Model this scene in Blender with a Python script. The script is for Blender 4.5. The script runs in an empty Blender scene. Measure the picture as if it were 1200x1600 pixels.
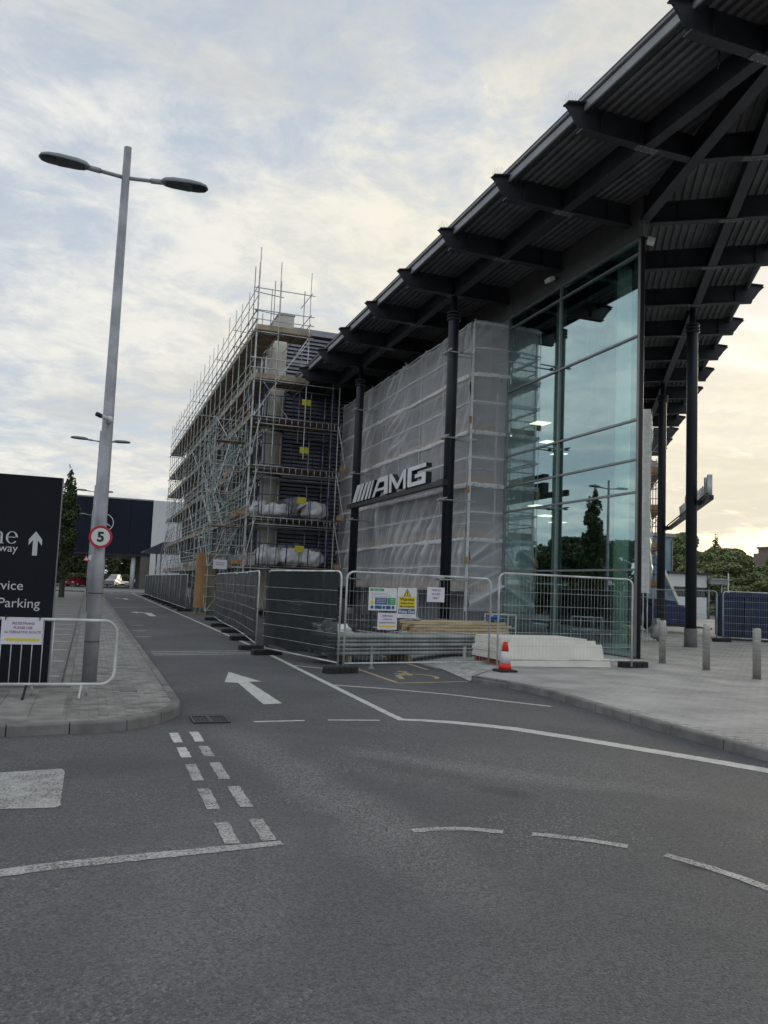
import bpy, math, random
import numpy as np
from mathutils import Vector, Matrix, noise as mnoise

random.seed(11)
rng = np.random.default_rng(11)
S = bpy.context.scene
COL = S.collection
rad = math.radians

# ------------------------------------------------------------------ camera
cam_data = bpy.data.cameras.new("camera")
cam = bpy.data.objects.new("camera", cam_data)
COL.objects.link(cam)
cam_data.sensor_fit = 'VERTICAL'
cam_data.sensor_height = 36.0
cam_data.sensor_width = 27.0
cam_data.lens = 1276.0 / 1600.0 * 36.0
cam_data.clip_start = 0.1
cam_data.clip_end = 6000
cam.matrix_world = Matrix(((0.9401823, -0.0696280, -0.3334804, 0.0000), (-0.3382185, -0.0735076, -0.9381924, 0.0000), (0.0408111, 0.9948611, -0.0926601, 1.6800), (0, 0, 0, 1)))
S.camera = cam

# ------------------------------------------------------------------ sky and sun
SUN_AZ = rad(52.0)      # clockwise from +Y (the street) towards +X
SUN_EL = rad(9.0)
SUN_DIR = Vector((math.sin(SUN_AZ) * math.cos(SUN_EL), math.cos(SUN_AZ) * math.cos(SUN_EL), math.sin(SUN_EL)))

world = bpy.data.worlds.new("World")
S.world = world
world.use_nodes = True
nt = world.node_tree
nt.nodes.clear()


class N:
    """small node helper"""
    def __init__(self, tree):
        self.t = tree

    def n(self, kind, **kw):
        nd = self.t.nodes.new(kind)
        for k, v in kw.items():
            setattr(nd, k, v)
        return nd

    def set(self, sock, val):
        if hasattr(val, "is_linked") or isinstance(val, bpy.types.NodeSocket):
            self.t.links.new(val, sock)
        else:
            sock.default_value = val

    def math(self, op, a, b=None, c=None, clamp=False):
        nd = self.n('ShaderNodeMath', operation=op, use_clamp=clamp)
        self.set(nd.inputs[0], a)
        if b is not None:
            self.set(nd.inputs[1], b)
        if c is not None:
            self.set(nd.inputs[2], c)
        return nd.outputs[0]

    def vmath(self, op, a, b=None):
        nd = self.n('ShaderNodeVectorMath', operation=op)
        self.set(nd.inputs[0], a)
        if b is not None:
            self.set(nd.inputs[1], b)
        return nd

    def mix(self, fac, a, b, blend='MIX'):
        nd = self.n('ShaderNodeMix', data_type='RGBA', blend_type=blend)
        self.set(nd.inputs[0], fac)
        self.set(nd.inputs[6], a if not isinstance(a, tuple) else (*a[:3], 1))
        self.set(nd.inputs[7], b if not isinstance(b, tuple) else (*b[:3], 1))
        return nd.outputs[2]

    def ramp(self, val, lo, hi, smooth=True):
        nd = self.n('ShaderNodeMapRange')
        nd.interpolation_type = 'SMOOTHSTEP' if smooth else 'LINEAR'
        self.set(nd.inputs[0], val)
        nd.inputs[1].default_value = lo
        nd.inputs[2].default_value = hi
        return nd.outputs[0]

    def noise(self, vec, scale, detail=4, rough=0.55, dist=0.0, dim='3D'):
        nd = self.n('ShaderNodeTexNoise', noise_dimensions=dim)
        if vec is not None:
            self.set(nd.inputs['Vector'], vec)
        nd.inputs['Scale'].default_value = scale
        nd.inputs['Detail'].default_value = detail
        nd.inputs['Roughness'].default_value = rough
        nd.inputs['Distortion'].default_value = dist
        return nd.outputs[0]


w = N(nt)
tc = w.n('ShaderNodeTexCoord')
dirv = tc.outputs['Generated']
sky = w.n('ShaderNodeTexSky', sky_type='NISHITA', sun_disc=False)
sky.sun_elevation = SUN_EL
sky.sun_rotation = SUN_AZ
sky.air_density = 1.0
sky.dust_density = 1.5
sky.ozone_density = 1.2
sep = w.n('ShaderNodeSeparateXYZ')
nt.links.new(dirv, sep.inputs[0])
el = w.math('MAXIMUM', sep.outputs[2], 0.0)
den = w.math('ADD', el, 0.16)
px = w.math('DIVIDE', sep.outputs[0], den)
py = w.math('DIVIDE', sep.outputs[1], den)
comb = w.n('ShaderNodeCombineXYZ')
nt.links.new(px, comb.inputs[0])
nt.links.new(py, comb.inputs[1])
plane = comb.outputs[0]
# stretch the layer along one direction so that it forms long ragged banks
mp = w.n('ShaderNodeMapping')
mp.inputs['Rotation'].default_value = (0, 0, rad(-38))
mp.inputs['Scale'].default_value = (1.05, 1.15, 1)
mp.inputs['Location'].default_value = (3.1, 1.7, 0.0)
nt.links.new(plane, mp.inputs[0])
cover = w.noise(mp.outputs[0], 1.0, 9, 0.60, 0.5)
cells = w.noise(mp.outputs[0], 4.6, 9, 0.66, 0.35)
shade = w.noise(mp.outputs[0], 0.9, 7, 0.62, 0.6)
wisps = w.noise(plane, 10.0, 7, 0.62, 0.5)
cov = w.math('ADD', w.math('MULTIPLY', cover, 0.62), w.math('MULTIPLY', cells, 0.38))
mask = w.ramp(cov, 0.34, 0.56)
# sun side glow through the layer
sdot = w.vmath('DOT_PRODUCT', dirv, tuple(SUN_DIR)).outputs['Value']
glow = w.ramp(sdot, 0.62, 1.0)
glow_w = w.ramp(sdot, 0.1, 0.98)
low = w.ramp(el, 0.42, 0.0)
lit = w.math('ADD', w.math('MULTIPLY', cells, 0.62), w.math('MULTIPLY', wisps, 0.38))
lit = w.ramp(lit, 0.38, 0.60)
dark = w.ramp(shade, 0.45, 0.64)
warm = w.math('MULTIPLY', w.math('ADD', w.math('MULTIPLY', low, 0.28), w.math('MULTIPLY', glow_w, 0.55)), 1.0, clamp=True)
c_lit = w.mix(warm, (5.7, 5.85, 5.95), (6.8, 6.4, 5.35))
c_mid = w.mix(warm, (4.35, 4.7, 5.1), (5.4, 5.35, 5.0))
c_dark = w.mix(glow_w, (3.3, 3.75, 4.25), (4.6, 4.5, 4.25))
cloud = w.mix(lit, c_mid, c_lit)
cloud = w.mix(w.math('MULTIPLY', dark, 0.95), cloud, c_dark)
cloud = w.mix(w.math('MULTIPLY', glow, 0.4), cloud, (8.0, 6.9, 4.6))
skyc = w.mix(0.72, sky.outputs[0], (4.2, 4.75, 5.5))
final = w.mix(mask, skyc, cloud)
bg = w.n('ShaderNodeBackground')
nt.links.new(final, bg.inputs['Color'])
bg.inputs['Strength'].default_value = 0.1
out = w.n('ShaderNodeOutputWorld')
nt.links.new(bg.outputs[0], out.inputs['Surface'])

sun_data = bpy.data.lights.new("sun", 'SUN')
sun_data.energy = 0.7
sun_data.angle = rad(18)
sun_data.color = (1.0, 0.86, 0.66)
sun = bpy.data.objects.new("sun", sun_data)
COL.objects.link(sun)
sun.rotation_euler = SUN_DIR.to_track_quat('Z', 'Y').to_euler()
sun.location = (30, 30, 40)

S.view_settings.view_transform = 'Standard'
S.view_settings.look = 'None'
S.view_settings.gamma = 1.0
S.view_settings.use_curve_mapping = False
S.view_settings.exposure = 0.52
S.render.engine = 'CYCLES'
S.cycles.max_bounces = 8
S.cycles.transparent_max_bounces = 24
S.cycles.use_denoising = True

# ------------------------------------------------------------------ materials
MATS = {}


def mat(name, col, rough=0.6, metal=0.0, var=0.12, scale=3.0, bump=0.0, bscale=40.0, spec=0.5, col2=None, detail=5, stretch=None):
    if name in MATS:
        return MATS[name]
    m = bpy.data.materials.new(name)
    m.use_nodes = True
    t = m.node_tree
    h = N(t)
    b = t.nodes['Principled BSDF']
    g = h.n('ShaderNodeNewGeometry')
    pos = g.outputs['Position']
    if stretch:
        mpn = h.n('ShaderNodeMapping')
        mpn.inputs['Scale'].default_value = stretch
        t.links.new(pos, mpn.inputs[0])
        pos = mpn.outputs[0]
    ns = h.noise(pos, scale, detail, 0.6)
    f = h.ramp(ns, 0.3, 0.7)
    lo = tuple(max(0, c * (1 - var)) for c in col)
    hi = tuple(min(1, c * (1 + var)) for c in col) if col2 is None else col2
    t.links.new(h.mix(f, lo, hi), b.inputs['Base Color'])
    b.inputs['Roughness'].default_value = rough
    b.inputs['Metallic'].default_value = metal
    b.inputs['Specular IOR Level'].default_value = spec
    if bump > 0:
        nb = h.noise(pos, bscale, 4, 0.6)
        bn = h.n('ShaderNodeBump')
        bn.inputs['Strength'].default_value = bump
        bn.inputs['Distance'].default_value = 0.02
        t.links.new(nb, bn.inputs['Height'])
        t.links.new(bn.outputs[0], b.inputs['Normal'])
    MATS[name] = m
    return m


def emit_mat(name, col, strength):
    m = bpy.data.materials.new(name)
    m.use_nodes = True
    b = m.node_tree.nodes['Principled BSDF']
    b.inputs['Base Color'].default_value = (*col, 1)
    b.inputs['Emission Color'].default_value = (*col, 1)
    b.inputs['Emission Strength'].default_value = strength
    MATS[name] = m
    return m


def asphalt_mat(name, base, speck=0.5, worn=True):
    m = bpy.data.materials.new(name)
    m.use_nodes = True
    t = m.node_tree
    h = N(t)
    b = t.nodes['Principled BSDF']
    pos = h.n('ShaderNodeNewGeometry').outputs['Position']
    vor = h.n('ShaderNodeTexVoronoi')
    t.links.new(pos, vor.inputs['Vector'])
    vor.inputs['Scale'].default_value = 82
    vcol = h.n('ShaderNodeSeparateColor')
    t.links.new(vor.outputs['Color'], vcol.inputs[0])
    fine = h.noise(pos, 150, 3, 0.7)
    stone = h.math('ADD', h.math('MULTIPLY', vcol.outputs[0], 0.6), h.math('MULTIPLY', fine, 0.5))
    stone = h.ramp(stone, 0.25, 1.0, False)
    big = h.noise(pos, 0.30, 6, 0.62, 0.4)
    mid = h.noise(pos, 2.2, 6, 0.65)
    lo = tuple(c * (1 - 0.75 * speck) for c in base)
    hi = tuple(c * (1 + 0.95 * speck) for c in base)
    c = h.mix(stone, lo, hi)
    # broad patches, traffic polish
    c = h.mix(h.ramp(big, 0.36, 0.68), h.mix(1.0, c, (0.86, 0.86, 0.87), 'MULTIPLY'), h.mix(1.0, c, (1.14, 1.13, 1.12), 'MULTIPLY'))
    c = h.mix(h.math('MULTIPLY', h.ramp(mid, 0.5, 0.75), 0.35), c, h.mix(1.0, c, (0.78, 0.78, 0.8), 'MULTIPLY'))
    if worn:
        # pale chips where tyres have scrubbed the binder away (sparse bright stones)
        wn = h.noise(pos, 0.42, 3, 0.5, 0.8)
        chips = h.math('MULTIPLY', h.ramp(vcol.outputs[1], 0.80, 0.95), h.ramp(wn, 0.42, 0.62))
        c = h.mix(h.math('MULTIPLY', chips, 0.45), c, (0.36, 0.36, 0.35))
        oil = h.n('ShaderNodeTexNoise')
        t.links.new(pos, oil.inputs['Vector'])
        oil.inputs['Scale'].default_value = 0.8
        oil.inputs['Detail'].default_value = 2
        c = h.mix(h.math('MULTIPLY', h.ramp(oil.outputs[0], 0.69, 0.78), 0.5), c, (0.03, 0.03, 0.032))
        sp = h.n('ShaderNodeSeparateXYZ')
        t.links.new(pos, sp.inputs[0])
        wob = h.math('MULTIPLY', h.math('SUBTRACT', h.noise(pos, 1.6, 4, 0.6), 0.5), 1.1)

        def spot(x, y, rx, ry, rz, soft=1.0):
            ca, sa = math.cos(rz), math.sin(rz)
            dx = h.math('SUBTRACT', sp.outputs[0], x)
            dy = h.math('SUBTRACT', sp.outputs[1], y)
            u = h.math('ADD', h.math('MULTIPLY', dx, ca / rx), h.math('MULTIPLY', dy, sa / rx))
            v = h.math('ADD', h.math('MULTIPLY', dx, -sa / ry), h.math('MULTIPLY', dy, ca / ry))
            d = h.math('SQRT', h.math('ADD', h.math('MULTIPLY', u, u), h.math('MULTIPLY', v, v)))
            return h.ramp(h.math('ADD', d, wob), 1.0 + 0.3 * soft, 0.35)
        # dark drips and patches where cars stand
        for (x, y, rx, ry, rz, k) in ((3.42, 6.35, 0.34, 0.16, -0.9, 0.42), (3.72, 4.36, 0.10, 0.055, -0.9, 0.7), (3.0, 7.3, 0.7, 0.25, -1.0, 0.25), (2.4, 8.4, 0.5, 0.2, -1.1, 0.2), (0.2, 7.9, 0.6, 0.5, 0.2, 0.22), (1.55, 11.9, 0.5, 0.9, 0.1, 0.25), (1.45, 10.2, 0.5, 0.5, 0.0, 0.35)):
            c = h.mix(h.math('MULTIPLY', spot(x, y, rx, ry, rz), k), c, (0.035, 0.035, 0.037))
        # pale scuffed wheel paths swinging out of the side road
        for (x, y, rx, ry, rz, k) in ((1.75, 8.3, 0.28, 1.1, 0.15, 0.30), (1.95, 6.6, 0.30, 1.2, 0.22, 0.34), (2.05, 5.1, 0.35, 1.0, 0.1, 0.26), (3.2, 7.6, 0.22, 1.3, 0.75, 0.26), (4.2, 6.6, 0.25, 1.3, 0.9, 0.2), (0.9, 5.0, 0.5, 1.3, -0.3, 0.16)):
            sc_ = h.math('MULTIPLY', spot(x, y, rx, ry, rz, 2.0), h.ramp(vcol.outputs[2], 0.35, 0.95))
            c = h.mix(h.math('MULTIPLY', sc_, k * 1.5), c, (0.34, 0.34, 0.33))
        # hairline cracks along the paving joints of the machine
        crk = h.n('ShaderNodeTexVoronoi', feature='DISTANCE_TO_EDGE')
        t.links.new(h.vmath('ADD', pos, (0.37, 0.11, 0)).outputs[0], crk.inputs['Vector'])
        crk.inputs['Scale'].default_value = 0.16
        ck = h.math('MULTIPLY', h.ramp(h.math('ADD', crk.outputs['Distance'], h.math('MULTIPLY', wob, 0.02)), 0.0022, 0.0004), h.ramp(big, 0.45, 0.62))
        c = h.mix(h.math('MULTIPLY', ck, 0.22), c, (0.03, 0.03, 0.03))
    t.links.new(c, b.inputs['Base Color'])
    b.inputs['Roughness'].default_value = 0.85
    b.inputs['Specular IOR Level'].default_value = 0.35
    bn = h.n('ShaderNodeBump')
    bn.inputs['Strength'].default_value = 0.65
    bn.inputs['Distance'].default_value = 0.006
    t.links.new(h.math('SUBTRACT', 1.0, vor.outputs['Distance']), bn.inputs['Height'])
    t.links.new(bn.outputs[0], b.inputs['Normal'])
    MATS[name] = m
    return m


def paint_mat(name, col, under, wear=0.5):
    """road paint worn through to the asphalt below"""
    m = bpy.data.materials.new(name)
    m.use_nodes = True
    t = m.node_tree
    h = N(t)
    b = t.nodes['Principled BSDF']
    pos = h.n('ShaderNodeNewGeometry').outputs['Position']
    n1 = h.noise(pos, 60, 4, 0.7)
    n2 = h.noise(pos, 3.0, 5, 0.6)
    s = h.math('ADD', h.math('MULTIPLY', n1, 0.72), h.math('MULTIPLY', n2, 0.28))
    f = h.math('MULTIPLY', h.ramp(s, 0.60 - 0.30 * wear, 0.88 - 0.30 * wear), 0.9)
    dirt = h.noise(pos, 9, 5, 0.6)
    c = h.mix(h.ramp(dirt, 0.3, 0.7), col, tuple(x * 0.78 for x in col))
    t.links.new(c, b.inputs['Base Color'])
    t.links.new(h.math('SUBTRACT', 1.0, f), b.inputs['Alpha'])
    b.inputs['Roughness'].default_value = 0.75
    bn = h.n('ShaderNodeBump')
    bn.inputs['Strength'].default_value = 0.4
    bn.inputs['Distance'].default_value = 0.004
    t.links.new(n1, bn.inputs['Height'])
    t.links.new(bn.outputs[0], b.inputs['Normal'])
    MATS[name] = m
    return m


def glass_mat(name, tint, refl, refl_base=0.12, fres=1.45):
    m = bpy.data.materials.new(name)
    m.use_nodes = True
    t = m.node_tree
    t.nodes.remove(t.nodes['Principled BSDF'])
    h = N(t)
    tr = h.n('ShaderNodeBsdfTransparent')
    tr.inputs[0].default_value = (*tint, 1)
    gl = h.n('ShaderNodeBsdfGlossy')
    gl.inputs['Color'].default_value = (*refl, 1)
    gl.inputs['Roughness'].default_value = 0.005
    pos = h.n('ShaderNodeNewGeometry').outputs['Position']
    bn = h.n('ShaderNodeBump')
    bn.inputs['Strength'].default_value = 0.012
    bn.inputs['Distance'].default_value = 0.05
    t.links.new(h.noise(pos, 0.35, 2, 0.4), bn.inputs['Height'])
    t.links.new(bn.outputs[0], gl.inputs['Normal'])
    lw = h.n('ShaderNodeLayerWeight')
    lw.inputs['Blend'].default_value = 0.5
    f = h.math('ADD', h.math('MULTIPLY', h.math('POWER', lw.outputs['Facing'], 4.0), fres), refl_base, clamp=True)
    mx = h.n('ShaderNodeMixShader')
    t.links.new(f, mx.inputs[0])
    t.links.new(tr.outputs[0], mx.inputs[1])
    t.links.new(gl.outputs[0], mx.inputs[2])
    t.links.new(mx.outputs[0], t.nodes['Material Output'].inputs['Surface'])
    MATS[name] = m
    return m


def veil_mat(name, col, lo, hi, nscale=1.5, trans=0.5, fine=None, crease=False):
    """thin woven or plastic sheet: part see-through, part white, light passes"""
    m = bpy.data.materials.new(name)
    m.use_nodes = True
    t = m.node_tree
    t.nodes.remove(t.nodes['Principled BSDF'])
    h = N(t)
    pos = h.n('ShaderNodeNewGeometry').outputs['Position']
    ns = h.ramp(h.noise(pos, nscale, 6, 0.6, 0.6), 0.3, 0.7)
    fac = h.math('ADD', h.math('MULTIPLY', ns, hi - lo), lo)
    if fine:
        f2 = h.noise(pos, fine, 2, 0.5)
        fac = h.math('ADD', fac, h.math('MULTIPLY', h.math('SUBTRACT', f2, 0.5), 0.25), clamp=True)
    if crease:
        at_ = h.n('ShaderNodeAttribute')
        at_.attribute_name = 'fold'
        fac = h.math('ADD', fac, h.math('MULTIPLY', at_.outputs['Fac'], 0.5), clamp=True)  # folds more opaque: doubled plastic, and white crease highlights painted in
    tr = h.n('ShaderNodeBsdfTransparent')
    df = h.n('ShaderNodeBsdfPrincipled')
    df.inputs['Base Color'].default_value = (*col, 1)
    df.inputs['Roughness'].default_value = 0.32
    tl = h.n('ShaderNodeBsdfTranslucent')
    tl.inputs['Color'].default_value = (*col, 1)
    m1 = h.n('ShaderNodeMixShader')
    m1.inputs[0].default_value = trans
    t.links.new(df.outputs[0], m1.inputs[1])
    t.links.new(tl.outputs[0], m1.inputs[2])
    m2 = h.n('ShaderNodeMixShader')
    t.links.new(fac, m2.inputs[0])
    t.links.new(tr.outputs[0], m2.inputs[1])
    t.links.new(m1.outputs[0], m2.inputs[2])
    t.links.new(m2.outputs[0], t.nodes['Material Output'].inputs['Surface'])
    MATS[name] = m
    return m


def leaf_mat(name, c1, c2):
    m = bpy.data.materials.new(name)
    m.use_nodes = True
    t = m.node_tree
    h = N(t)
    b = t.nodes['Principled BSDF']
    pos = h.n('ShaderNodeNewGeometry').outputs['Position']
    f = h.ramp(h.noise(pos, 0.8, 5, 0.7), 0.3, 0.7)
    t.links.new(h.mix(f, c1, c2), b.inputs['Base Color'])
    b.inputs['Roughness'].default_value = 0.6
    MATS[name] = m
    return m


ASPHALT = asphalt_mat("asphalt", (0.114, 0.116, 0.122), 0.46)
ASPHALT_BAY = mat("bay_blocks", (0.19, 0.186, 0.18), 0.9, 0, 0.25, 5, 0.3, 60)
PAINT = paint_mat("white_road_paint", (0.66, 0.66, 0.63), (0.15, 0.15, 0.15), 0.40)
PAINT_WORN = paint_mat("worn_road_paint", (0.52, 0.52, 0.50), (0.15, 0.15, 0.15), 0.66)
PAINT_BAY = paint_mat("bay_paint", (0.66, 0.66, 0.64), (0.15, 0.15, 0.15), 0.10)
PAINT_YEL = paint_mat("cream_road_paint", (0.56, 0.45, 0.24), (0.12, 0.12, 0.12), 0.35)
CONC = mat("kerb_concrete", (0.195, 0.192, 0.185), 0.9, 0, 0.3, 2.2, 0.5, 90)
PAVER = mat("paver_grey", (0.29, 0.28, 0.265), 0.9, 0, 0.25, 3.3, 0.5, 110)
PAVER_B = mat("paver_dark", (0.235, 0.225, 0.212), 0.9, 0, 0.3, 3.3, 0.5, 110)
PAVER_R = mat("paver_right", (0.40, 0.395, 0.385), 0.9, 0, 0.22, 0.9, 0.5, 100, detail=9)
TACTILE = mat("pale_paving", (0.44, 0.435, 0.42), 0.9, 0, 0.3, 6, 0.5, 60)
JOINT = mat("joint_sand", (0.17, 0.165, 0.155), 0.95, 0, 0.3, 8)
DARKSTEEL = mat("dark_paint", (0.028, 0.029, 0.035), 0.5, 0, 0.3, 1.5, 0.05, 30)
BLACKSTEEL = mat("navy_column_paint", (0.013, 0.016, 0.026), 0.42, 0, 0.3, 1.2, 0.05, 20)
DECK = mat("soffit_deck", (0.15, 0.147, 0.15), 0.55, 0.0, 0.22, 1.0, 0.06, 8)
FASCIA = mat("fascia_grey", (0.34, 0.345, 0.36), 0.5, 0.1, 0.15, 1.0)
HEADER = mat("header_panel", (0.12, 0.115, 0.115), 0.6, 0, 0.2, 1.0)
MULL = mat("mullion_grey", (0.27, 0.285, 0.29), 0.4, 0.6, 0.1, 2)
CORNER = mat("corner_post_dark", (0.03, 0.027, 0.032), 0.4, 0.2, 0.1)
GLASS = glass_mat("green_glass", (0.84, 0.96, 0.91), (0.80, 0.97, 1.0), 0.30, 0.9)
GLASS_FAR = glass_mat("far_blue_glass", (0.4, 0.6, 0.7), (0.55, 0.75, 0.9), 0.35, 0.9)
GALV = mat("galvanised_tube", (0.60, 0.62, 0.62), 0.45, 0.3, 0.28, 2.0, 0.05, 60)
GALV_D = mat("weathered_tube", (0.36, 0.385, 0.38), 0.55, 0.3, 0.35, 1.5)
GALV_G = mat("stair_tube", (0.37, 0.44, 0.42), 0.5, 0.3, 0.3, 1.5)
ALU = mat("alu_beam", (0.46, 0.47, 0.46), 0.4, 0.5, 0.2, 2)
BOARD = mat("scaffold_board", (0.27, 0.205, 0.145), 0.85, 0, 0.4, 2.5, 0.3, 40)
BOARD_E = mat("toe_board", (0.37, 0.30, 0.22), 0.85, 0, 0.3, 2.0, 0.3, 40)
ORANGE = mat("orange_board", (0.42, 0.27, 0.14), 0.8, 0, 0.3, 3)
CREAM = mat("cream_render", (0.62, 0.58, 0.52), 0.75, 0, 0.12, 1.2, 0.08, 20)
LOUVRE = mat("louvre_blue_grey", (0.33, 0.335, 0.375), 0.4, 0.2, 0.2, 1.0)
WALLDK = mat("tower_wall", (0.10, 0.10, 0.105), 0.8, 0, 0.3, 1.0)
WINDOWDK = mat("tower_window", (0.03, 0.038, 0.045), 0.12, 0, 0.2, 1.0)
GREYWALL = mat("clad_wall", (0.265, 0.275, 0.295), 0.7, 0, 0.15, 0.7)
BLUETUBE = mat("blue_gate_paint", (0.022, 0.03, 0.14), 0.5, 0, 0.2, 2)
YELSIGN = mat("yellow_sign", (0.62, 0.56, 0.05), 0.6, 0, 0.1, 8)
BAG = mat("woven_bag", (0.80, 0.81, 0.84), 0.75, 0, 0.22, 4, 0.9, 14)
BAG_D = mat("dusty_bag", (0.40, 0.40, 0.40), 0.8, 0, 0.3, 4, 0.6, 25)
RUBBLE = mat("rubble_brown", (0.20, 0.17, 0.13), 0.95, 0, 0.4, 6, 0.6, 25)
PLY = mat("plywood", (0.42, 0.23, 0.10), 0.8, 0, 0.25, 1.5, 0.2, 20, stretch=(1, 1, 0.2))
PLY_G = mat("grey_plywood", (0.27, 0.21, 0.16), 0.85, 0, 0.25, 1.5, 0.2, 20)
TIMBER = mat("sawn_timber", (0.62, 0.47, 0.29), 0.75, 0, 0.28, 2.5, 0.2, 30, stretch=(0.5, 2, 6))
WBOARD = mat("insulation_board", (0.82, 0.79, 0.71), 0.75, 0, 0.06, 2.0, 0.1, 30)
PALLET = mat("pallet_red_wood", (0.34, 0.10, 0.06), 0.85, 0, 0.3, 3)
RUBBER = mat("black_rubber", (0.022, 0.022, 0.023), 0.8, 0, 0.3, 6, 0.3, 60)
PAPER = mat("white_paper", (0.74, 0.73, 0.80), 0.6, 0, 0.04, 3)
SIGNWHITE = mat("sign_white", (0.74, 0.76, 0.76), 0.4, 0, 0.05, 3)
SIGNYEL = mat("sign_yellow", (0.78, 0.62, 0.02), 0.45, 0, 0.05, 3)
SIGNBLUE = mat("sign_blue", (0.02, 0.09, 0.28), 0.45, 0, 0.05, 3)
SIGNGREEN = mat("sign_green", (0.04, 0.30, 0.12), 0.45, 0, 0.05, 3)
SIGNRED = mat("sign_red", (0.52, 0.015, 0.04), 0.4, 0, 0.08, 3)
INK = mat("black_ink", (0.015, 0.015, 0.018), 0.6)
INK_P = mat("purple_ink", (0.22, 0.06, 0.20), 0.6)
INK_G = mat("grey_ink", (0.3, 0.31, 0.32), 0.6)
TOTEM = mat("totem_navy", (0.0075, 0.0095, 0.016), 0.6, 0, 0.15, 0.8, spec=0.2)
TOTEMTXT = mat("totem_lettering", (0.58, 0.59, 0.62), 0.5, 0, 0.03)
LAMPGREY = mat("lamp_post_paint", (0.36, 0.365, 0.395), 0.5, 0.25, 0.28, 1.6, 0.08, 25)
LAMPHEAD = mat("lamp_head_grey", (0.24, 0.265, 0.275), 0.45, 0.3, 0.12)
LAMPUNDER = mat("lamp_underside", (0.07, 0.072, 0.075), 0.5, 0, 0.2, 8)
WHITEPL = mat("white_plastic", (0.62, 0.62, 0.64), 0.4)
STEELPOST = mat("brushed_bollard", (0.42, 0.41, 0.39), 0.42, 0.6, 0.15, 3, stretch=(1, 1, 8))
CHROME = mat("letter_silver", (0.72, 0.74, 0.77), 0.35, 0.15, 0.10, 2.2)
CONE_O = mat("cone_orange", (0.72, 0.035, 0.02), 0.5, 0, 0.1, 5)
CONE_W = mat("cone_sleeve", (0.70, 0.68, 0.70), 0.45, 0, 0.1, 5)
NAVYCLAD = mat("navy_cladding", (0.012, 0.016, 0.031), 0.65, 0, 0.12, 0.25, spec=0.2)
WHITECLAD = mat("white_cladding", (0.64, 0.67, 0.68), 0.6, 0, 0.05, 0.2)
CANOPY = mat("canopy_slate", (0.075, 0.085, 0.12), 0.5, 0, 0.2, 0.8)
SKIPBLUE = mat("skip_blue", (0.010, 0.028, 0.080), 0.5, 0, 0.35, 1.5, 0.1, 15)
COMPBLUE = mat("compressor_blue", (0.02, 0.038, 0.12), 0.35, 0, 0.25, 2)
CARRED = mat("car_red", (0.20, 0.02, 0.03), 0.25, 0.2)
CARDARK = mat("car_dark", (0.03, 0.035, 0.038), 0.25, 0.2)
CARWHITE = mat("car_white", (0.66, 0.67, 0.68), 0.3)
CARSILVER = mat("car_silver", (0.50, 0.51, 0.51), 0.3, 0.3)
CARGLASS = mat("car_glass", (0.02, 0.025, 0.03), 0.08)
TYRE = mat("tyre", (0.02, 0.02, 0.02), 0.85)
INTWALL = mat("interior_wall", (0.16, 0.175, 0.17), 0.8)
INTCOL = mat("interior_column", (0.80, 0.84, 0.80), 0.6)
INTFLOOR = mat("interior_floor", (0.12, 0.12, 0.12), 0.5)
INTLIGHT = emit_mat("ceiling_light_panel", (1.0, 0.93, 0.75), 1.7)
BARK = mat("bark", (0.075, 0.062, 0.05), 0.95, 0, 0.3, 5, 0.5, 20)
LEAF_D = leaf_mat("leaf_dark", (0.042, 0.064, 0.026), (0.095, 0.13, 0.05))
LEAF_M = leaf_mat("leaf_mid", (0.14, 0.18, 0.08), (0.30, 0.33, 0.15))
LEAF_H = leaf_mat("leaf_hedge", (0.05, 0.075, 0.018), (0.12, 0.15, 0.04))
VEIL = veil_mat("debris_sheet_white", (0.94, 0.95, 0.98), 0.35, 0.46, 0.6, 0.2, crease=True)
TUBE_LINE = veil_mat("sheet_tube_line", (0.74, 0.75, 0.78), 0.65, 0.9, 4.0, 0.3)
VEIL_B = veil_mat("debris_sheet_band", (0.92, 0.93, 0.95), 0.78, 1.0, 5.0, 0.2)
NET = veil_mat("dark_netting", (0.030, 0.036, 0.042), 0.80, 0.95, 2.5, 0.2, 160)
GRASSY = mat("ground_soil", (0.09, 0.095, 0.06), 0.95, 0, 0.3, 0.05)
BRICKFAR = mat("far_brick", (0.22, 0.17, 0.15), 0.85, 0, 0.1, 0.3)

# ------------------------------------------------------------------ object helpers
WL = {}      # world position of each thing's origin


def V(*a):
    return Vector(a if len(a) > 1 else a[0])


def tag(o, label=None, cat=None, group=None, kind=None):
    if label:
        o['label'] = label
    if cat:
        o['category'] = cat
    if group:
        o['group'] = group
    if kind:
        o['kind'] = kind
    return o


def thing(name, label, cat, loc=(0, 0, 0), group=None, kind=None):
    o = bpy.data.objects.new(name, None)
    COL.objects.link(o)
    o.empty_display_size = 0.2
    o.location = loc
    WL[o.name] = Vector(loc)
    return tag(o, label, cat, group, kind)


def link(name, me, parent=None):
    o = bpy.data.objects.new(name, me)
    COL.objects.link(o)
    if parent is not None:
        o.parent = parent
    return o


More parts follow.
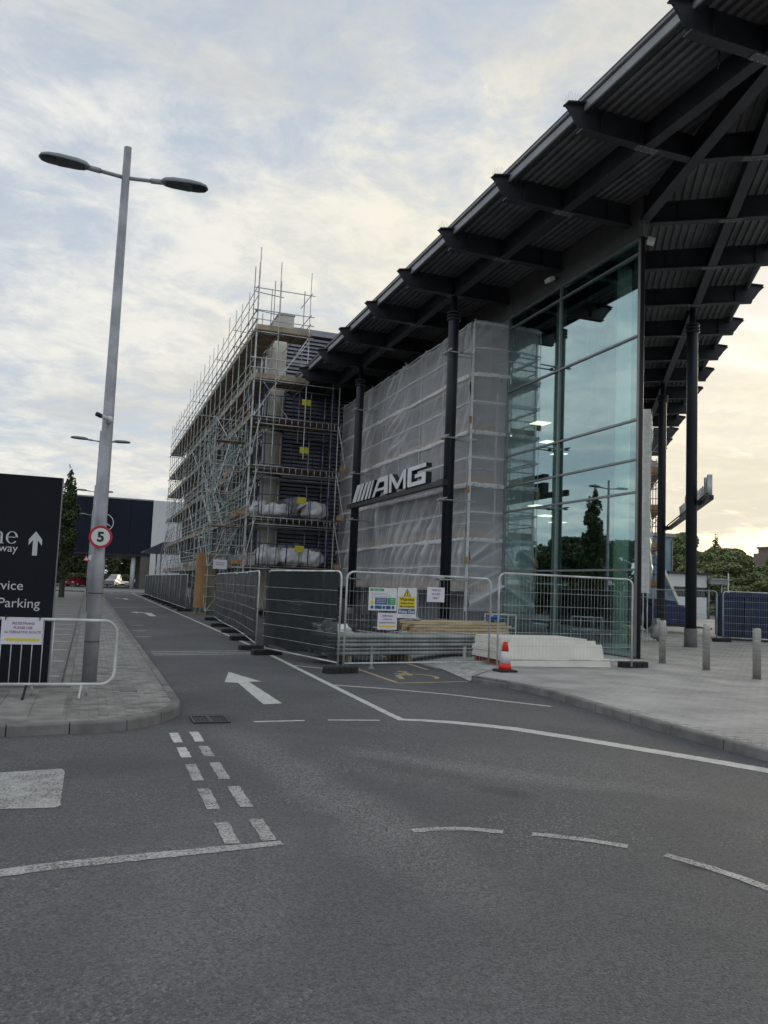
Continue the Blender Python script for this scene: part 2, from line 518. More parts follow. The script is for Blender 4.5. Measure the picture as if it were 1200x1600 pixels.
class MB:
    def __init__(self):
        self.v = []
        self.f = []

    def add(self, vs, fs):
        n = len(self.v)
        self.v += [tuple(p) for p in vs]
        self.f += [tuple(i + n for i in f) for f in fs]
        return self

    def obox(self, c, ax, half):
        c = Vector(c)
        X, Y, Z = (Vector(a).normalized() * h for a, h in zip(ax, half))
        vs = [c + sx * X + sy * Y + sz * Z for sz in (-1, 1) for sx, sy in ((-1, -1), (1, -1), (1, 1), (-1, 1))]
        fs = [(0, 3, 2, 1), (4, 5, 6, 7), (0, 1, 5, 4), (1, 2, 6, 5), (2, 3, 7, 6), (3, 0, 4, 7)]
        return self.add(vs, fs)

    def box(self, x0, x1, y0, y1, z0, z1):
        return self.obox(((x0 + x1) / 2, (y0 + y1) / 2, (z0 + z1) / 2), ((1, 0, 0), (0, 1, 0), (0, 0, 1)), ((x1 - x0) / 2, (y1 - y0) / 2, (z1 - z0) / 2))

    def beam(self, p0, p1, wd, ht, up=(0, 0, 1)):
        """box of width wd and height ht along p0-p1"""
        p0, p1 = Vector(p0), Vector(p1)
        d = (p1 - p0)
        L = d.length
        d.normalize()
        s = d.cross(Vector(up)).normalized()
        u = s.cross(d)
        return self.obox((p0 + p1) / 2, (d, s, u), (L / 2, wd / 2, ht / 2))

    def bevbox(self, x0, x1, y0, y1, z0, z1, b):
        """box with chamfered vertical edges and top"""
        poly = [(x0 + b, y0), (x1 - b, y0), (x1, y0 + b), (x1, y1 - b), (x1 - b, y1), (x0 + b, y1), (x0, y1 - b), (x0, y0 + b)]
        cx, cy = (x0 + x1) / 2, (y0 + y1) / 2
        sx, sy = 1 - 2 * b / (x1 - x0), 1 - 2 * b / (y1 - y0)
        top = [((px - cx) * sx + cx, (py - cy) * sy + cy) for px, py in poly]
        n = 8
        vs = [(x, y, z0) for x, y in poly] + [(x, y, z1 - b) for x, y in poly] + [(x, y, z1) for x, y in top]
        fs = [tuple(range(n))[::-1], tuple(range(2 * n, 3 * n))]
        for k in (0, n):
            for i in range(n):
                j = (i + 1) % n
                fs.append((k + i, k + j, k + n + j, k + n + i))
        return self.add(vs, fs)

    def tube(self, p0, p1, r, n=8, r1=None, caps=True):
        p0, p1 = Vector(p0), Vector(p1)
        d = (p1 - p0).normalized()
        a = d.cross(Vector((0, 0, 1)))
        if a.length < 1e-4:
            a = Vector((1, 0, 0))
        a.normalize()
        b = d.cross(a)
        r1 = r if r1 is None else r1
        vs = []
        for p, q in ((p0, r), (p1, r1)):
            for i in range(n):
                t = 2 * math.pi * i / n
                vs.append(p + q * (math.cos(t) * a + math.sin(t) * b))
        fs = [(i, (i + 1) % n, n + (i + 1) % n, n + i) for i in range(n)]
        if caps:
            fs += [tuple(range(n))[::-1], tuple(range(n, 2 * n))]
        return self.add(vs, fs)

    def path(self, pts, r, n=8):
        """bent tube"""
        pts = [Vector(p) for p in pts]
        rings = []
        ref = None
        for i, p in enumerate(pts):
            d = (pts[min(i + 1, len(pts) - 1)] - pts[max(i - 1, 0)]).normalized()
            if ref is None:
                ref = d.cross(Vector((0, 0, 1)))
                if ref.length < 1e-3:
                    ref = d.cross(Vector((0, 1, 0)))
            a = (ref - d * ref.dot(d)).normalized()
            ref = a
            b = d.cross(a)
            rings.append([p + r * (math.cos(2 * math.pi * k / n) * a + math.sin(2 * math.pi * k / n) * b) for k in range(n)])
        vs = [q for ring in rings for q in ring]
        fs = []
        for i in range(len(rings) - 1):
            for k in range(n):
                k2 = (k + 1) % n
                fs.append((i * n + k, i * n + k2, (i + 1) * n + k2, (i + 1) * n + k))
        fs += [tuple(range(n))[::-1], tuple(range((len(rings) - 1) * n, len(rings) * n))]
        return self.add(vs, fs)

    def lathe(self, prof, c=(0, 0, 0), n=16):
        cx, cy, cz = c
        vs = [(cx + r * math.cos(2 * math.pi * k / n), cy + r * math.sin(2 * math.pi * k / n), cz + z) for r, z in prof for k in range(n)]
        fs = []
        for i in range(len(prof) - 1):
            for k in range(n):
                k2 = (k + 1) % n
                fs.append((i * n + k, i * n + k2, (i + 1) * n + k2, (i + 1) * n + k))
        fs += [tuple(range(n))[::-1], tuple(range((len(prof) - 1) * n, len(prof) * n))]
        return self.add(vs, fs)

    def extr(self, poly, o, u, v, wv):
        """polygon (in u,v) extruded by the vector wv"""
        o, u, v, wv = Vector(o), Vector(u), Vector(v), Vector(wv)
        n = len(poly)
        a = [o + u * p[0] + v * p[1] for p in poly]
        vs = a + [p + wv for p in a]
        fs = [tuple(range(n))[::-1], tuple(range(n, 2 * n))]
        fs += [(i, (i + 1) % n, n + (i + 1) % n, n + i) for i in range(n)]
        return self.add(vs, fs)

    def prism(self, poly, z0, z1):
        return self.extr(poly, (0, 0, z0), (1, 0, 0), (0, 1, 0), (0, 0, z1 - z0))

    def sheet(self, poly, z):
        return self.add([(x, y, z) for x, y in poly], [tuple(range(len(poly)))])

    def strip(self, pts, wd, z):
        """flat painted line of width wd along plan points"""
        P = [Vector((p[0], p[1])) for p in pts]
        L, Rr = [], []
        for i, p in enumerate(P):
            d = (P[min(i + 1, len(P) - 1)] - P[max(i - 1, 0)]).normalized()
            nrm = Vector((-d.y, d.x))
            wi = wd[i] if isinstance(wd, (list, tuple)) else wd
            L.append(p + nrm * wi / 2)
            Rr.append(p - nrm * wi / 2)
        vs = [(q.x, q.y, z) for q in L] + [(q.x, q.y, z) for q in Rr]
        n = len(P)
        return self.add(vs, [(i, n + i, n + i + 1, i + 1) for i in range(n - 1)])

    def mesh(self, name, m, off=None, smooth=False):
        me = bpy.data.meshes.new(name)
        vs = self.v
        if off is not None:
            vs = [(x - off[0], y - off[1], z - off[2]) for x, y, z in vs]
        me.from_pydata(vs, [], self.f)
        me.materials.append(m)
        if smooth:
            me.shade_smooth()
        me.update()
        return me

    def build(self, name, m, parent=None, smooth=False, kind=None, label=None):
        """verts are in world space (the parent's origin is subtracted)"""
        off = None
        if parent is not None:
            off = WL[parent.name]
        me = self.mesh(name, m, off, smooth)
        if smooth == 'auto':
            me.shade_auto_smooth() if hasattr(me, 'shade_auto_smooth') else None
        o = link(name, me, parent)
        WL[o.name] = Vector(off) if off is not None else Vector((0, 0, 0))
        if kind:
            o['kind'] = kind
        if label:
            o['label'] = label
        return o

    def build_at(self, name, m, loc, smooth=False):
        """top-level single mesh thing with its origin at loc"""
        me = self.mesh(name, m, loc, smooth)
        o = link(name, me)
        o.location = loc
        WL[o.name] = Vector(loc)
        return o


_ROD = {}


def rod(name, p0, p1, r, m, parent):
    """one straight tube as an object sharing its mesh with all others of its material"""
    key = m.name
    if key not in _ROD:
        b = MB().tube((0, 0, -0.5), (0, 0, 0.5), 1.0, 6)
        _ROD[key] = b.mesh("tube_" + key, m, None, True)
    p0, p1 = Vector(p0), Vector(p1)
    d = p1 - p0
    o = link(name, _ROD[key], parent)
    o.rotation_mode = 'QUATERNION'
    o.rotation_quaternion = d.to_track_quat('Z', 'Y')
    o.location = (p0 + p1) / 2 - WL[parent.name]
    o.scale = (r, r, d.length)
    return o


_BOX = {}


def plank(name, c, size, m, parent, rz=0.0):
    """one board as an object sharing its mesh"""
    key = m.name
    if key not in _BOX:
        _BOX[key] = MB().box(-0.5, 0.5, -0.5, 0.5, -0.5, 0.5).mesh("board_" + key, m)
    o = link(name, _BOX[key], parent)
    o.location = Vector(c) - WL[parent.name]
    o.rotation_euler = (0, 0, rz)
    o.scale = size
    return o


def copy_tree(o, parent=None):
    c = o.copy()
    COL.objects.link(c)
    if parent is not None:
        c.parent = parent
    for ch in list(o.children):
        copy_tree(ch, c)
    return c


def text(name, body, size, m, parent, loc, rot=(math.pi / 2, 0, 0), align='CENTER', extrude=0.001, bold=0.0, sx=1.0):
    cu = bpy.data.curves.new(name, 'FONT')
    cu.body = body
    cu.size = size
    cu.align_x = align
    cu.extrude = extrude
    cu.offset = bold
    cu.materials.append(m)
    o = bpy.data.objects.new(name, cu)
    COL.objects.link(o)
    if parent is not None:
        o.parent = parent
    o.location = loc
    o.rotation_euler = rot
    o.scale = (sx, 1, 1)
    return o


ORD = ["first", "second", "third", "fourth", "fifth", "sixth", "seventh", "eighth", "ninth", "tenth", "eleventh", "twelfth", "thirteenth"]

# ------------------------------------------------------------------ ground, road, markings
MB().box(-1800, 1800, -900, 2600, -0.6, -0.03).build("ground", GRASSY, kind='structure')
road = MB().sheet([(-70, -60), (110, -60), (110, 175), (-70, 175)], 0.0).build("road", ASPHALT, kind='structure')
MB().sheet([(-7.5, 12.62), (-0.30, 12.62), (-0.42, 91), (-7.5, 91)], 0.005).build("parking_bay", ASPHALT_BAY, kind='structure')
parkbay = bpy.data.objects["parking_bay"]
ZM = 0.002


MARKS = [0]


def zmark():
    MARKS[0] += 1
    return ZM + MARKS[0] * 0.00006


def resample(pts, wd, near):
    step = 0.035 if near else 0.15
    P = [Vector((p[0], p[1])) for p in pts]
    W_ = list(wd) if isinstance(wd, (list, tuple)) else [wd] * len(P)
    oP, oW = [], []
    for i in range(len(P) - 1):
        n = max(1, int((P[i + 1] - P[i]).length / step))
        for k in range(n):
            f = k / n
            oP.append(P[i].lerp(P[i + 1], f))
            oW.append(W_[i] + (W_[i + 1] - W_[i]) * f)
    oP.append(P[-1])
    oW.append(W_[-1])
    j = 0.0045 if near else 0.006
    oP = [p + Vector((random.uniform(-j, j), random.uniform(-j, j))) for p in oP]
    oW = [max(0.02, q + random.uniform(-2 * j, j)) for q in oW]
    return oP, oW


def mark(name, pts, wd, m=PAINT):
    near = min(p[1] for p in pts) < 11
    P, W_ = resample(pts, wd, near)
    return MB().strip(P, W_, zmark()).build(name, m, road)


def markpoly(name, poly, m=PAINT):
    near = min(p[1] for p in poly) < 16
    step = 0.04 if near else 0.3
    out_ = []
    n = len(poly)
    for i in range(n):
        a, b_ = Vector(poly[i]), Vector(poly[(i + 1) % n])
        k = max(1, int((b_ - a).length / step))
        for q in range(k):
            p = a.lerp(b_, q / k)
            out_.append((p.x + random.uniform(-.005, .005), p.y + random.uniform(-.005, .005)))
    return MB().sheet(out_, zmark()).build(name, m, road)


mark("edge_line", [(4.45, 93.0), (4.38, 70), (4.28, 36), (4.2, 21.3), (4.08, 16.8), (3.96, 12.5), (3.91, 10.5), (3.91, 10.05)], 0.11)
mark("edge_line", [(3.86, 10.02), (4.15, 9.93), (4.47, 9.76), (4.8, 9.50), (5.1, 9.21), (5.55, 8.50), (5.95, 7.80), (6.32, 7.15), (6.6, 6.6), (6.75, 5.5)],
     [0.13, 0.16, 0.20, 0.22, 0.23, 0.24, 0.24, 0.24, 0.24, 0.24])
mark("bay_line", [(3.98, 13.6), (4.78, 13.08), (5.62, 12.34), (6.3, 11.44), (6.71, 10.95)], 0.09)
mark("bay_line", [(4.12, 16.85), (4.76, 16.08)], 0.09)
mark("dash_line", [(2.0, 10.02), (2.64, 10.05)], 0.07)
mark("dash_line", [(2.94, 10.06), (3.6, 9.98)], 0.07)
for dy, k in ((0, 1.0), (27.0, 1.0), (54.5, 1.0)):
    pts = [(2.57, 15.53), (2.89, 14.05), (2.67, 14.02), (2.68, 11.51), (2.40, 11.43), (2.46, 13.88), (2.25, 13.96)]
    if dy:
        # far arrows bend to the left
        pts = [(1.95, 15.0), (2.35, 15.75), (2.38, 15.2), (2.95, 14.6), (2.95, 11.2), (2.65, 11.2), (2.62, 14.2), (2.34, 14.6), (2.33, 14.1)]
    markpoly("arrow_marking", [(x, y + dy) for x, y in pts])
for yy in (18.95, 19.35, 19.8):
    mark("thin_line", [(1.45, yy - 0.1), (4.05, yy + 0.62)], 0.075, PAINT)
mark("thin_line", [(1.3, 48.0), (4.6, 51.6)], 0.16, PAINT)
for x0, y0 in ((1.5, 30.5), (1.35, 24.6), (1.4, 27.4)):
    mark("thin_line", [(x0, y0), (x0 + 0.45, y0 + 0.12)], 0.12, PAINT)
for k in range(5):
    x = 1.3 + k * 0.75
    mark("give_way_dash", [(x, 92.6), (x + 0.45, 92.9)], 0.3)
    mark("give_way_dash", [(x + 0.3, 94.0), (x + 0.75, 94.3)], 0.3)
DD = [(9.38, 8.83), (8.57, 8.08), (7.79, 7.15), (6.87, 6.25), (5.9, 5.42)]
for i, (a, b) in enumerate(DD):
    mm = PAINT if i < 2 else PAINT_WORN
    mark("double_dash", [(0.985, a), (0.985, b)], 0.10, mm)
    mark("double_dash", [(1.21 if i < 3 else 1.235, a + 0.04), (1.205 if i < 3 else 1.23, b + 0.02)], 0.10, mm if i != 1 else PAINT_WORN)
mark("stop_line", [(-1.6, 4.95), (-0.36, 5.17), (-0.02, 5.24), (0.52, 5.29), (0.91, 5.33), (1.3, 5.37)], [0.13, 0.13, 0.13, 0.12, 0.11, 0.09], PAINT_WORN)
markpoly("block_marking", [(-1.9, 6.60), (-0.49, 6.53), (-0.115, 6.50), (-0.085, 6.56), (-0.085, 7.70), (-0.11, 7.77), (-0.6, 7.70), (-1.9, 7.45)], PAINT_WORN)
mark("arc_dash", [(2.24, 5.44), (2.41, 5.45), (2.64, 5.41), (2.87, 5.28)], 0.085, PAINT_WORN)
mark("arc_dash", [(3.05, 5.20), (3.23, 5.09), (3.40, 4.96), (3.56, 4.81)], 0.085, PAINT_WORN)
mark("arc_dash", [(3.70, 4.60), (3.80, 4.38), (3.87, 4.15), (3.93, 3.85), (3.96, 3.5)], 0.09, PAINT_WORN)
# disabled bay in cream paint
mark("cream_line", [(5.31, 13.80), (6.1, 13.93), (6.80, 14.06)], 0.08, PAINT_YEL)
mark("cream_line", [(5.31, 16.9), (5.31, 13.84)], 0.08, PAINT_YEL)
mark("cream_line", [(6.99, 20.2), (6.84, 16.1)], 0.09, PAINT_YEL)
sy = MB()
cx0, cy0 = 6.05, 15.0
def symb(pts, wd, z=ZM):
    sy.strip([(cx0 + (b) * 0.55, cy0 + a * 0.72) for a, b in pts], wd, z)
symb([(0.85, 0.1), (0.15, 0.05)], 0.11)
symb([(0.1, 0.05), (0.1, -0.5), (-0.75, -0.75)], 0.11, ZM + 0.001)
symb([(0.45, 0.08), (0.45, -0.45)], 0.09, ZM + 0.002)
symb([(0.95 + 0.1 * math.sin(t), 0.12 + 0.14 * math.cos(t)) for t in np.linspace(0, 6.1, 10)], 0.09, ZM + 0.003)
symb([(-0.25 + 0.62 * math.sin(t), 0.12 + 0.62 * math.cos(t)) for t in np.linspace(-0.9, 2.7, 14)], 0.09, ZM + 0.0035)
sy.build("wheelchair_symbol", PAINT_YEL, road)
# parking bay lines
for i in range(15):
    yy = 14.74 + 2.55 * i
    MB().strip([(-6.5, yy), (-0.36, yy)], 0.10, 0.008).build("bay_line", PAINT_BAY, parkbay)

# ------------------------------------------------------------------ pavements with kerbs and pavers
ZP = 0.12
left_edge = [(-7.5, 9.30), (-2.0, 9.30), (-0.76, 9.33), (-0.19, 9.43), (0.20, 9.46), (0.50, 9.58), (0.82, 9.90), (1.05, 10.28), (1.18, 10.65), (1.235, 11.1), (1.24, 12.5), (1.24, 91)]


def inset(poly, d):
    P = [Vector(p) for p in poly]
    outp = []
    for i, p in enumerate(P):
        a = P[max(i - 1, 0)]
        b = P[min(i + 1, len(P) - 1)]
        t = (b - a).normalized()
        outp.append(p + Vector((-t.y, t.x)) * d)
    return outp


pav = MB().prism([tuple(p) for p in inset(left_edge, 0.045)] + [(-0.36, 91), (-0.26, 12.55), (-7.5, 12.45)], 0.002, ZP - 0.012).build("pavement", JOINT, kind='structure')


def kerb(line, width, parent, seg=0.9, ztop=ZP, zfun=None, name="kerb_stone", side=1):
    """kerb stones laid end to end along a polyline; side=1 puts the stone to the left of the line"""
    P = [Vector(p) for p in line]
    cum = [0]
    for a, b in zip(P, P[1:]):
        cum.append(cum[-1] + (b - a).length)

    def at(s):
        for i in range(len(P) - 1):
            if s <= cum[i + 1] or i == len(P) - 2:
                return P[i].lerp(P[i + 1], (s - cum[i]) / (cum[i + 1] - cum[i]))

    n = max(1, int(round(cum[-1] / seg)))
    L = cum[-1] / n
    g = 0.0075
    for i in range(n):
        s0, s1 = i * L + g, (i + 1) * L - g
        k = 7 if any(s0 - 0.02 < c < s1 + 0.02 for c in cum[1:-1]) else 2
        ss = np.linspace(s0, s1, k)
        pts = [at(s) for s in ss]
        o_, i_ = [], []
        for j, p in enumerate(pts):
            t = (pts[min(j + 1, k - 1)] - pts[max(j - 1, 0)]).normalized()
            nr = Vector((-t.y, t.x)) * side
            o_.append(p)
            i_.append(p + nr * width)
        dz = random.uniform(-0.003, 0.003)
        zt = (zfun((pts[0] + pts[-1]) / 2) if zfun else ztop) + dz
        b = MB()
        vs = []
        bev = 0.018
        for p, q in zip(o_, i_):
            t = (q - p).normalized()
            vs += [(p.x, p.y, -0.02), (p.x + t.x * 0.006, p.y + t.y * 0.006, zt - bev), (p.x + t.x * bev * 1.2, p.y + t.y * bev * 1.2, zt), (q.x, q.y, zt), (q.x, q.y, -0.02)]
        fs = []
        for j in range(k - 1):
            for a in range(5):
                a2 = (a + 1) % 5
                fs.append((j * 5 + a, (j + 1) * 5 + a, (j + 1) * 5 + a2, j * 5 + a2))
        fs += [(0, 1, 2, 3, 4), tuple((k - 1) * 5 + a for a in (4, 3, 2, 1, 0))]
        b.add(vs, fs).build(name, CONC, parent)


kerb(left_edge, 0.125, pav, 0.62)
kerb([(-0.26, 12.5), (-0.36, 91)], 0.11, pav, 1.8, side=-1, name="edging_stone")


def inside(poly, x, y):
    c = False
    n = len(poly)
    for i in range(n):
        x1, y1 = poly[i]
        x2, y2 = poly[(i + 1) % n]
        if (y1 > y) != (y2 > y) and x < (x2 - x1) * (y - y1) / (y2 - y1) + x1:
            c = not c
    return c


def paver_mesh(lx, ly, m, h=0.05, b=0.006):
    return MB().bevbox(-lx / 2, lx / 2, -ly / 2, ly / 2, -h, 0, b).mesh("paver_block", m)


strip_poly = [tuple(p) for p in inset(left_edge[4:], 0.128)] + [(-0.245, 91), (-0.145, 12.5), (-0.13, 9.56)]
cells = []
for row in range(int((60 - 9.4) / 0.103)):
    y = 9.45 + row * 0.103
    off = 0.1 if row % 2 else 0.0
    for k in range(-1, 8):
        x = -0.20 + off + k * 0.203
        if inside(strip_poly, x, y) and inside(strip_poly, x - 0.07, y - 0.03) and inside(strip_poly, x + 0.07, y + 0.03):
            cells.append((x, y))
pm = [paver_mesh(0.197, 0.097, PAVER), paver_mesh(0.197, 0.097, PAVER_B)]
NIND = 300
for x, y in cells[:NIND]:
    o = link("paver", pm[0] if random.random() < 0.7 else pm[1], pav)
    o.location = (x, y, ZP - 0.004 + random.uniform(-0.004, 0.004))
    o.rotation_euler = (random.uniform(-.012, .012), random.uniform(-.012, .012), random.uniform(-.012, .012))
b = MB()
for x, y in cells[NIND:]:
    z = ZP - 0.004 + random.uniform(-0.003, 0.003)
    b.add([(x + sx * 0.0985 * (1 - 0.05 * t), y + sy_ * 0.0485 * (1 - 0.08 * t), z - 0.02 * (1 - t)) for t in (0, 1) for sx, sy_ in ((-1, -1), (1, -1), (1, 1), (-1, 1))],
          [(4, 5, 6, 7), (0, 1, 5, 4), (1, 2, 6, 5), (2, 3, 7, 6), (3, 0, 4, 7)])
b.build("paver_field", PAVER, pav, kind='stuff')
MB().sheet([(p[0], p[1]) for p in strip_poly], ZP - 0.0105).build("paving_bed", PAVER_B, pav)
MB().sheet([(-7.4, 9.44), (-0.14, 9.55), (-0.14, 12.43), (-7.4, 12.43)], ZP - 0.0100).build("paving_bed", PAVER_B, pav)
MB().sheet([(-0.20, 60), (1.10, 60), (1.10, 90.9), (-0.24, 90.9)], ZP - 0.006).build("paver_field", PAVER, pav, kind='stuff')
# larger slabs in front of the totem
sx_, sy_ = 0.36, 0.60
slabm = paver_mesh(sx_ - 0.008, sy_ - 0.008, PAVER)
for i in range(7):
    for j in range(5):
        x, y = -0.17 - sx_ / 2 - i * sx_, 9.76 + (j - (0.5 if i % 2 else 0)) * sy_
        if y - sy_ / 2 < 9.47 or y + sy_ / 2 > 12.43:
            continue
        o = link("paving_slab", slabm, pav)
        o.location = (x, y, ZP - 0.004 + random.uniform(-0.004, 0.003))
        o.rotation_euler = (random.uniform(-.006, .006), random.uniform(-.006, .006), random.uniform(-.006, .006))
MB().box(-7.4, -2.70, 9.62, 12.43, 0.01, ZP - 0.006).build("slab_infill", PAVER, pav)
# two metal cover frames set in the pavers
for x, y in ((0.62, 12.1), (0.28, 14.2)):
    MB().box(x - 0.11, x + 0.11, y - 0.16, y + 0.16, ZP - 0.02, ZP + 0.006).build("service_cover", CONC, pav)

# right hand pavement
right_line = [(6.40, -22), (6.70, 0), (6.82, 4.0), (6.95, 7.0), (6.96, 8.5), (7.10, 10.4), (7.24, 11.9), (7.16, 13.0), (6.86, 14.0)]
apron = [(6.80, 14.10), (8.27, 15.72), (8.17, 16.79), (7.21, 16.2)]
pavR_poly = [tuple(p) for p in inset(right_line, -0.045)] + [(6.86, 14.03), (8.29, 15.70), (8.24, 16.82), (8.24, 24.0), (12.8, 24.0), (12.8, 60), (60, 60), (60, -22)]
pavR = MB().prism(pavR_poly, 0.001, ZP - 0.012).build("pavement", JOINT, kind='structure')
kerb(right_line[2:], 0.13, pavR, 0.92, side=-1, zfun=lambda p: ZP if p.y < 12.6 else (ZP if p.y < 12.6 else max(0.05, ZP - (p.y - 12.6) * 0.045)))
MB().add([(6.84, 14.04, 0.010), (8.28, 15.69, ZP - 0.006), (8.24, 16.84, ZP - 0.006), (7.21, 16.2, 0.012)], [(0, 1, 2, 3)]).build("dropped_kerb_apron", TACTILE, pavR)
MB().add([(7.21, 16.2, 0.012), (8.24, 16.84, ZP - 0.006), (8.24, 24.0, ZP - 0.006), (7.2, 24.0, 0.012)], [(0, 1, 2, 3)]).build("pavement_ramp", PAVER_R, pavR)
MB().box(7.07, 7.19, 16.22, 24.0, -0.02, 0.018).build("flush_kerb", CONC, pavR)
rp_in = [tuple(p) for p in inset(right_line, -0.14)] + [(6.99, 14.05), (8.31, 15.68), (8.27, 16.84), (8.27, 20), (8.27, 22), (8.27, 23.9), (60, 23.9), (60, -22)]
cand = []
for iy in range(int((34 - 4.5) / 0.102)):
    y = 4.5 + iy * 0.102
    xmax = min(1.02 * y + 0.5, 28)
    for ix in range(int((xmax - 6.9) / 0.204) + 1):
        x = 6.95 + ix * 0.204 + (0.1 if iy % 2 else 0)
        if y > 23.9 and x < 13:
            continue
        if x > 13.5 + 0.2 and (x - 13.5) * 0.837 < (y - 17.9) * 0.547 + 0.1:
            continue
        if x > 13.4 and x < 13.7 and y > 17.9:
            continue
        if (y <= 23.8 and inside(rp_in, x, y) and inside(rp_in, x - 0.1, y)) or y > 23.9:
            cand.append((x, y))
rm = [paver_mesh(0.2025, 0.1005, PAVER_R, 0.05, 0.004)]
near = sorted(cand, key=lambda p: (p[0] ** 2 + p[1] ** 2) if p[0] / p[1] < 0.97 else 1e9)
nearset = set(near[:NIND])
for x, y in near[:NIND]:
    o = link("paver", rm[0], pavR)
    o.location = (x, y, ZP - 0.003 + random.uniform(-0.0014, 0.0014))
    o.rotation_euler = (random.uniform(-.006, .006), random.uniform(-.006, .006), 0)
b = MB()
for x, y in cand:
    if (x, y) in nearset:
        continue
    z = ZP - 0.003 + random.uniform(-0.0014, 0.0014)
    b.add([(x + sx * 0.1012 * (1 - 0.03 * t), y + s2 * 0.0503 * (1 - 0.05 * t), z - 0.02 * (1 - t)) for t in (0, 1) for sx, s2 in ((-1, -1), (1, -1), (1, 1), (-1, 1))],
          [(4, 5, 6, 7), (0, 1, 5, 4), (1, 2, 6, 5), (2, 3, 7, 6), (3, 0, 4, 7)])
b.build("paver_field", PAVER_R, pavR, kind='stuff')
MB().sheet([(28.2, 5), (59, 5), (59, 59), (13.0, 59), (13.0, 34.1), (28.2, 34.1)], ZP - 0.007).build("paver_field", PAVER_R, pavR, kind='stuff')

MB().sheet([(p[0], p[1]) for p in rp_in[:-4]] + [(8.27, 23.9), (40, 23.9), (40, -21)], ZP - 0.0095).build("paving_bed", PAVER_R, pavR)
# road gully
g = thing("drain_gully", "iron road gully grating set in the asphalt beside the pavement corner", "drain", (1.49, 10.2, 0))
MB().box(1.27, 1.71, 9.96, 10.44, -0.02, 0.006).build("gully_pan", INK, g)
fr = MB()
for a in ((1.27, 1.30, 9.96, 10.44), (1.68, 1.71, 9.96, 10.44), (1.30, 1.68, 9.96, 9.99), (1.30, 1.68, 10.41, 10.44), (1.475, 1.505, 9.99, 10.41)):
    fr.box(*a, 0.003, 0.016)
fr.build("gully_frame", DARKSTEEL, g)
for i in range(8):
    x = 1.325 + i * 0.047
    if abs(x - 1.49) > 0.012:
        MB().box(x - 0.012, x + 0.012, 9.99, 10.41, 0.001, 0.013).build("gully_bar", INK, g)

# ------------------------------------------------------------------ the glass showroom under its big roof
ZF = ZP           # floor level
GX, GY = 13.5, 17.9
TH = math.atan2(0.547, 0.837)
DR = Vector((math.sin(TH), math.cos(TH), 0))        # along the right hand facade
NR = Vector((math.cos(TH), -math.sin(TH), 0))       # outward from it
TIP = Vector((9.15, 3.03, 0))
HIP = (Vector((0, 1, 0)) + DR).normalized()


def mirror(p):
    """left half of the roof onto the right half, across the hip line"""
    q = Vector((p[0], p[1], 0)) - TIP
    al = q.dot(HIP)
    r = TIP + HIP * al * 2 - Vector((p[0], p[1], 0)) + TIP if False else TIP + 2 * al * HIP - q
    return (r.x, r.y, p[2])


show = thing("showroom", "glass showroom corner with dark overhanging roof on black columns", "building", (GX, GY, 0))
# roof covering
BACK = 47.0
hipy = lambda x: TIP.y + (x - TIP.x) / HIP.x * HIP.y
roof_poly_L = [(9.60, hipy(9.60)), (20, hipy(20)), (20, BACK), (9.60, BACK)]
bL = MB().prism(roof_poly_L, 12.70, 12.80)
roof = bL.build("roof", DARKSTEEL, show)
bR = MB()
pp = [mirror((x, y, 0)) for x, y in roof_poly_L]
bR.prism([(p[0], p[1]) for p in pp][::-1], 12.70, 12.80)
bR.build("roof", DARKSTEEL, show)
# corrugated soffit: ribs run parallel to the eave
PIT = 0.21
prof = [(0.0, 0.0), (0.075, 0.0), (0.095, 0.075), (0.19, 0.075)]
for half in (0, 1):
    lines = []
    x = 9.80
    while x < 15.0:
        for dx, dz in prof:
            if x + dx < 15.05:
                lines.append((x + dx, 12.60 + dz))
        x += PIT
    vs, fs = [], []
    for lx, lz in lines:
        for y in (hipy(lx) + 0.02, BACK):
            p = (lx, y, lz)
            vs.append(mirror(p) if half else p)
    for i in range(len(lines) - 1):
        q = (2 * i, 2 * i + 1, 2 * i + 3, 2 * i + 2)
        fs.append(q if half == 0 else q[::-1])
    MB().add(vs, fs).build("soffit_deck", DECK, show)


def two(fn):
    """build the same member for the left and for the right half"""
    for half in (0, 1):
        fn((lambda p: mirror(p)) if half else (lambda p: tuple(p)), half)


def fascia(mp_, half):
    b = MB()
    P0, P1 = mp_((9.68, 3.3, 12.56)), mp_((9.68, BACK, 12.56))
    b.beam(P0, P1, 0.05, 0.19)
    o = b.build("fascia", FASCIA, show)
    MB().beam(mp_((9.76, 3.5, 12.45)), mp_((9.76, BACK, 12.45)), 0.10, 0.03).build("eave_drip", DARKSTEEL, show)
    MB().beam(mp_((9.66, 3.3, 12.72)), mp_((9.66, BACK, 12.72)), 0.12, 0.05).build("eave_capping", FASCIA, show)


two(fascia)
ZB = 11.98
ys_left = [4.46, 7.96] + [11.46 + 3.5 * k for k in range(11)]
s_right = [1.45, 4.95, 8.45, 11.95, 15.2, 18.5, 21.87, 25.38, 28.85, 32.4, 35.95, 39.5, 43.0, 46.5, 50.0, 53.5]


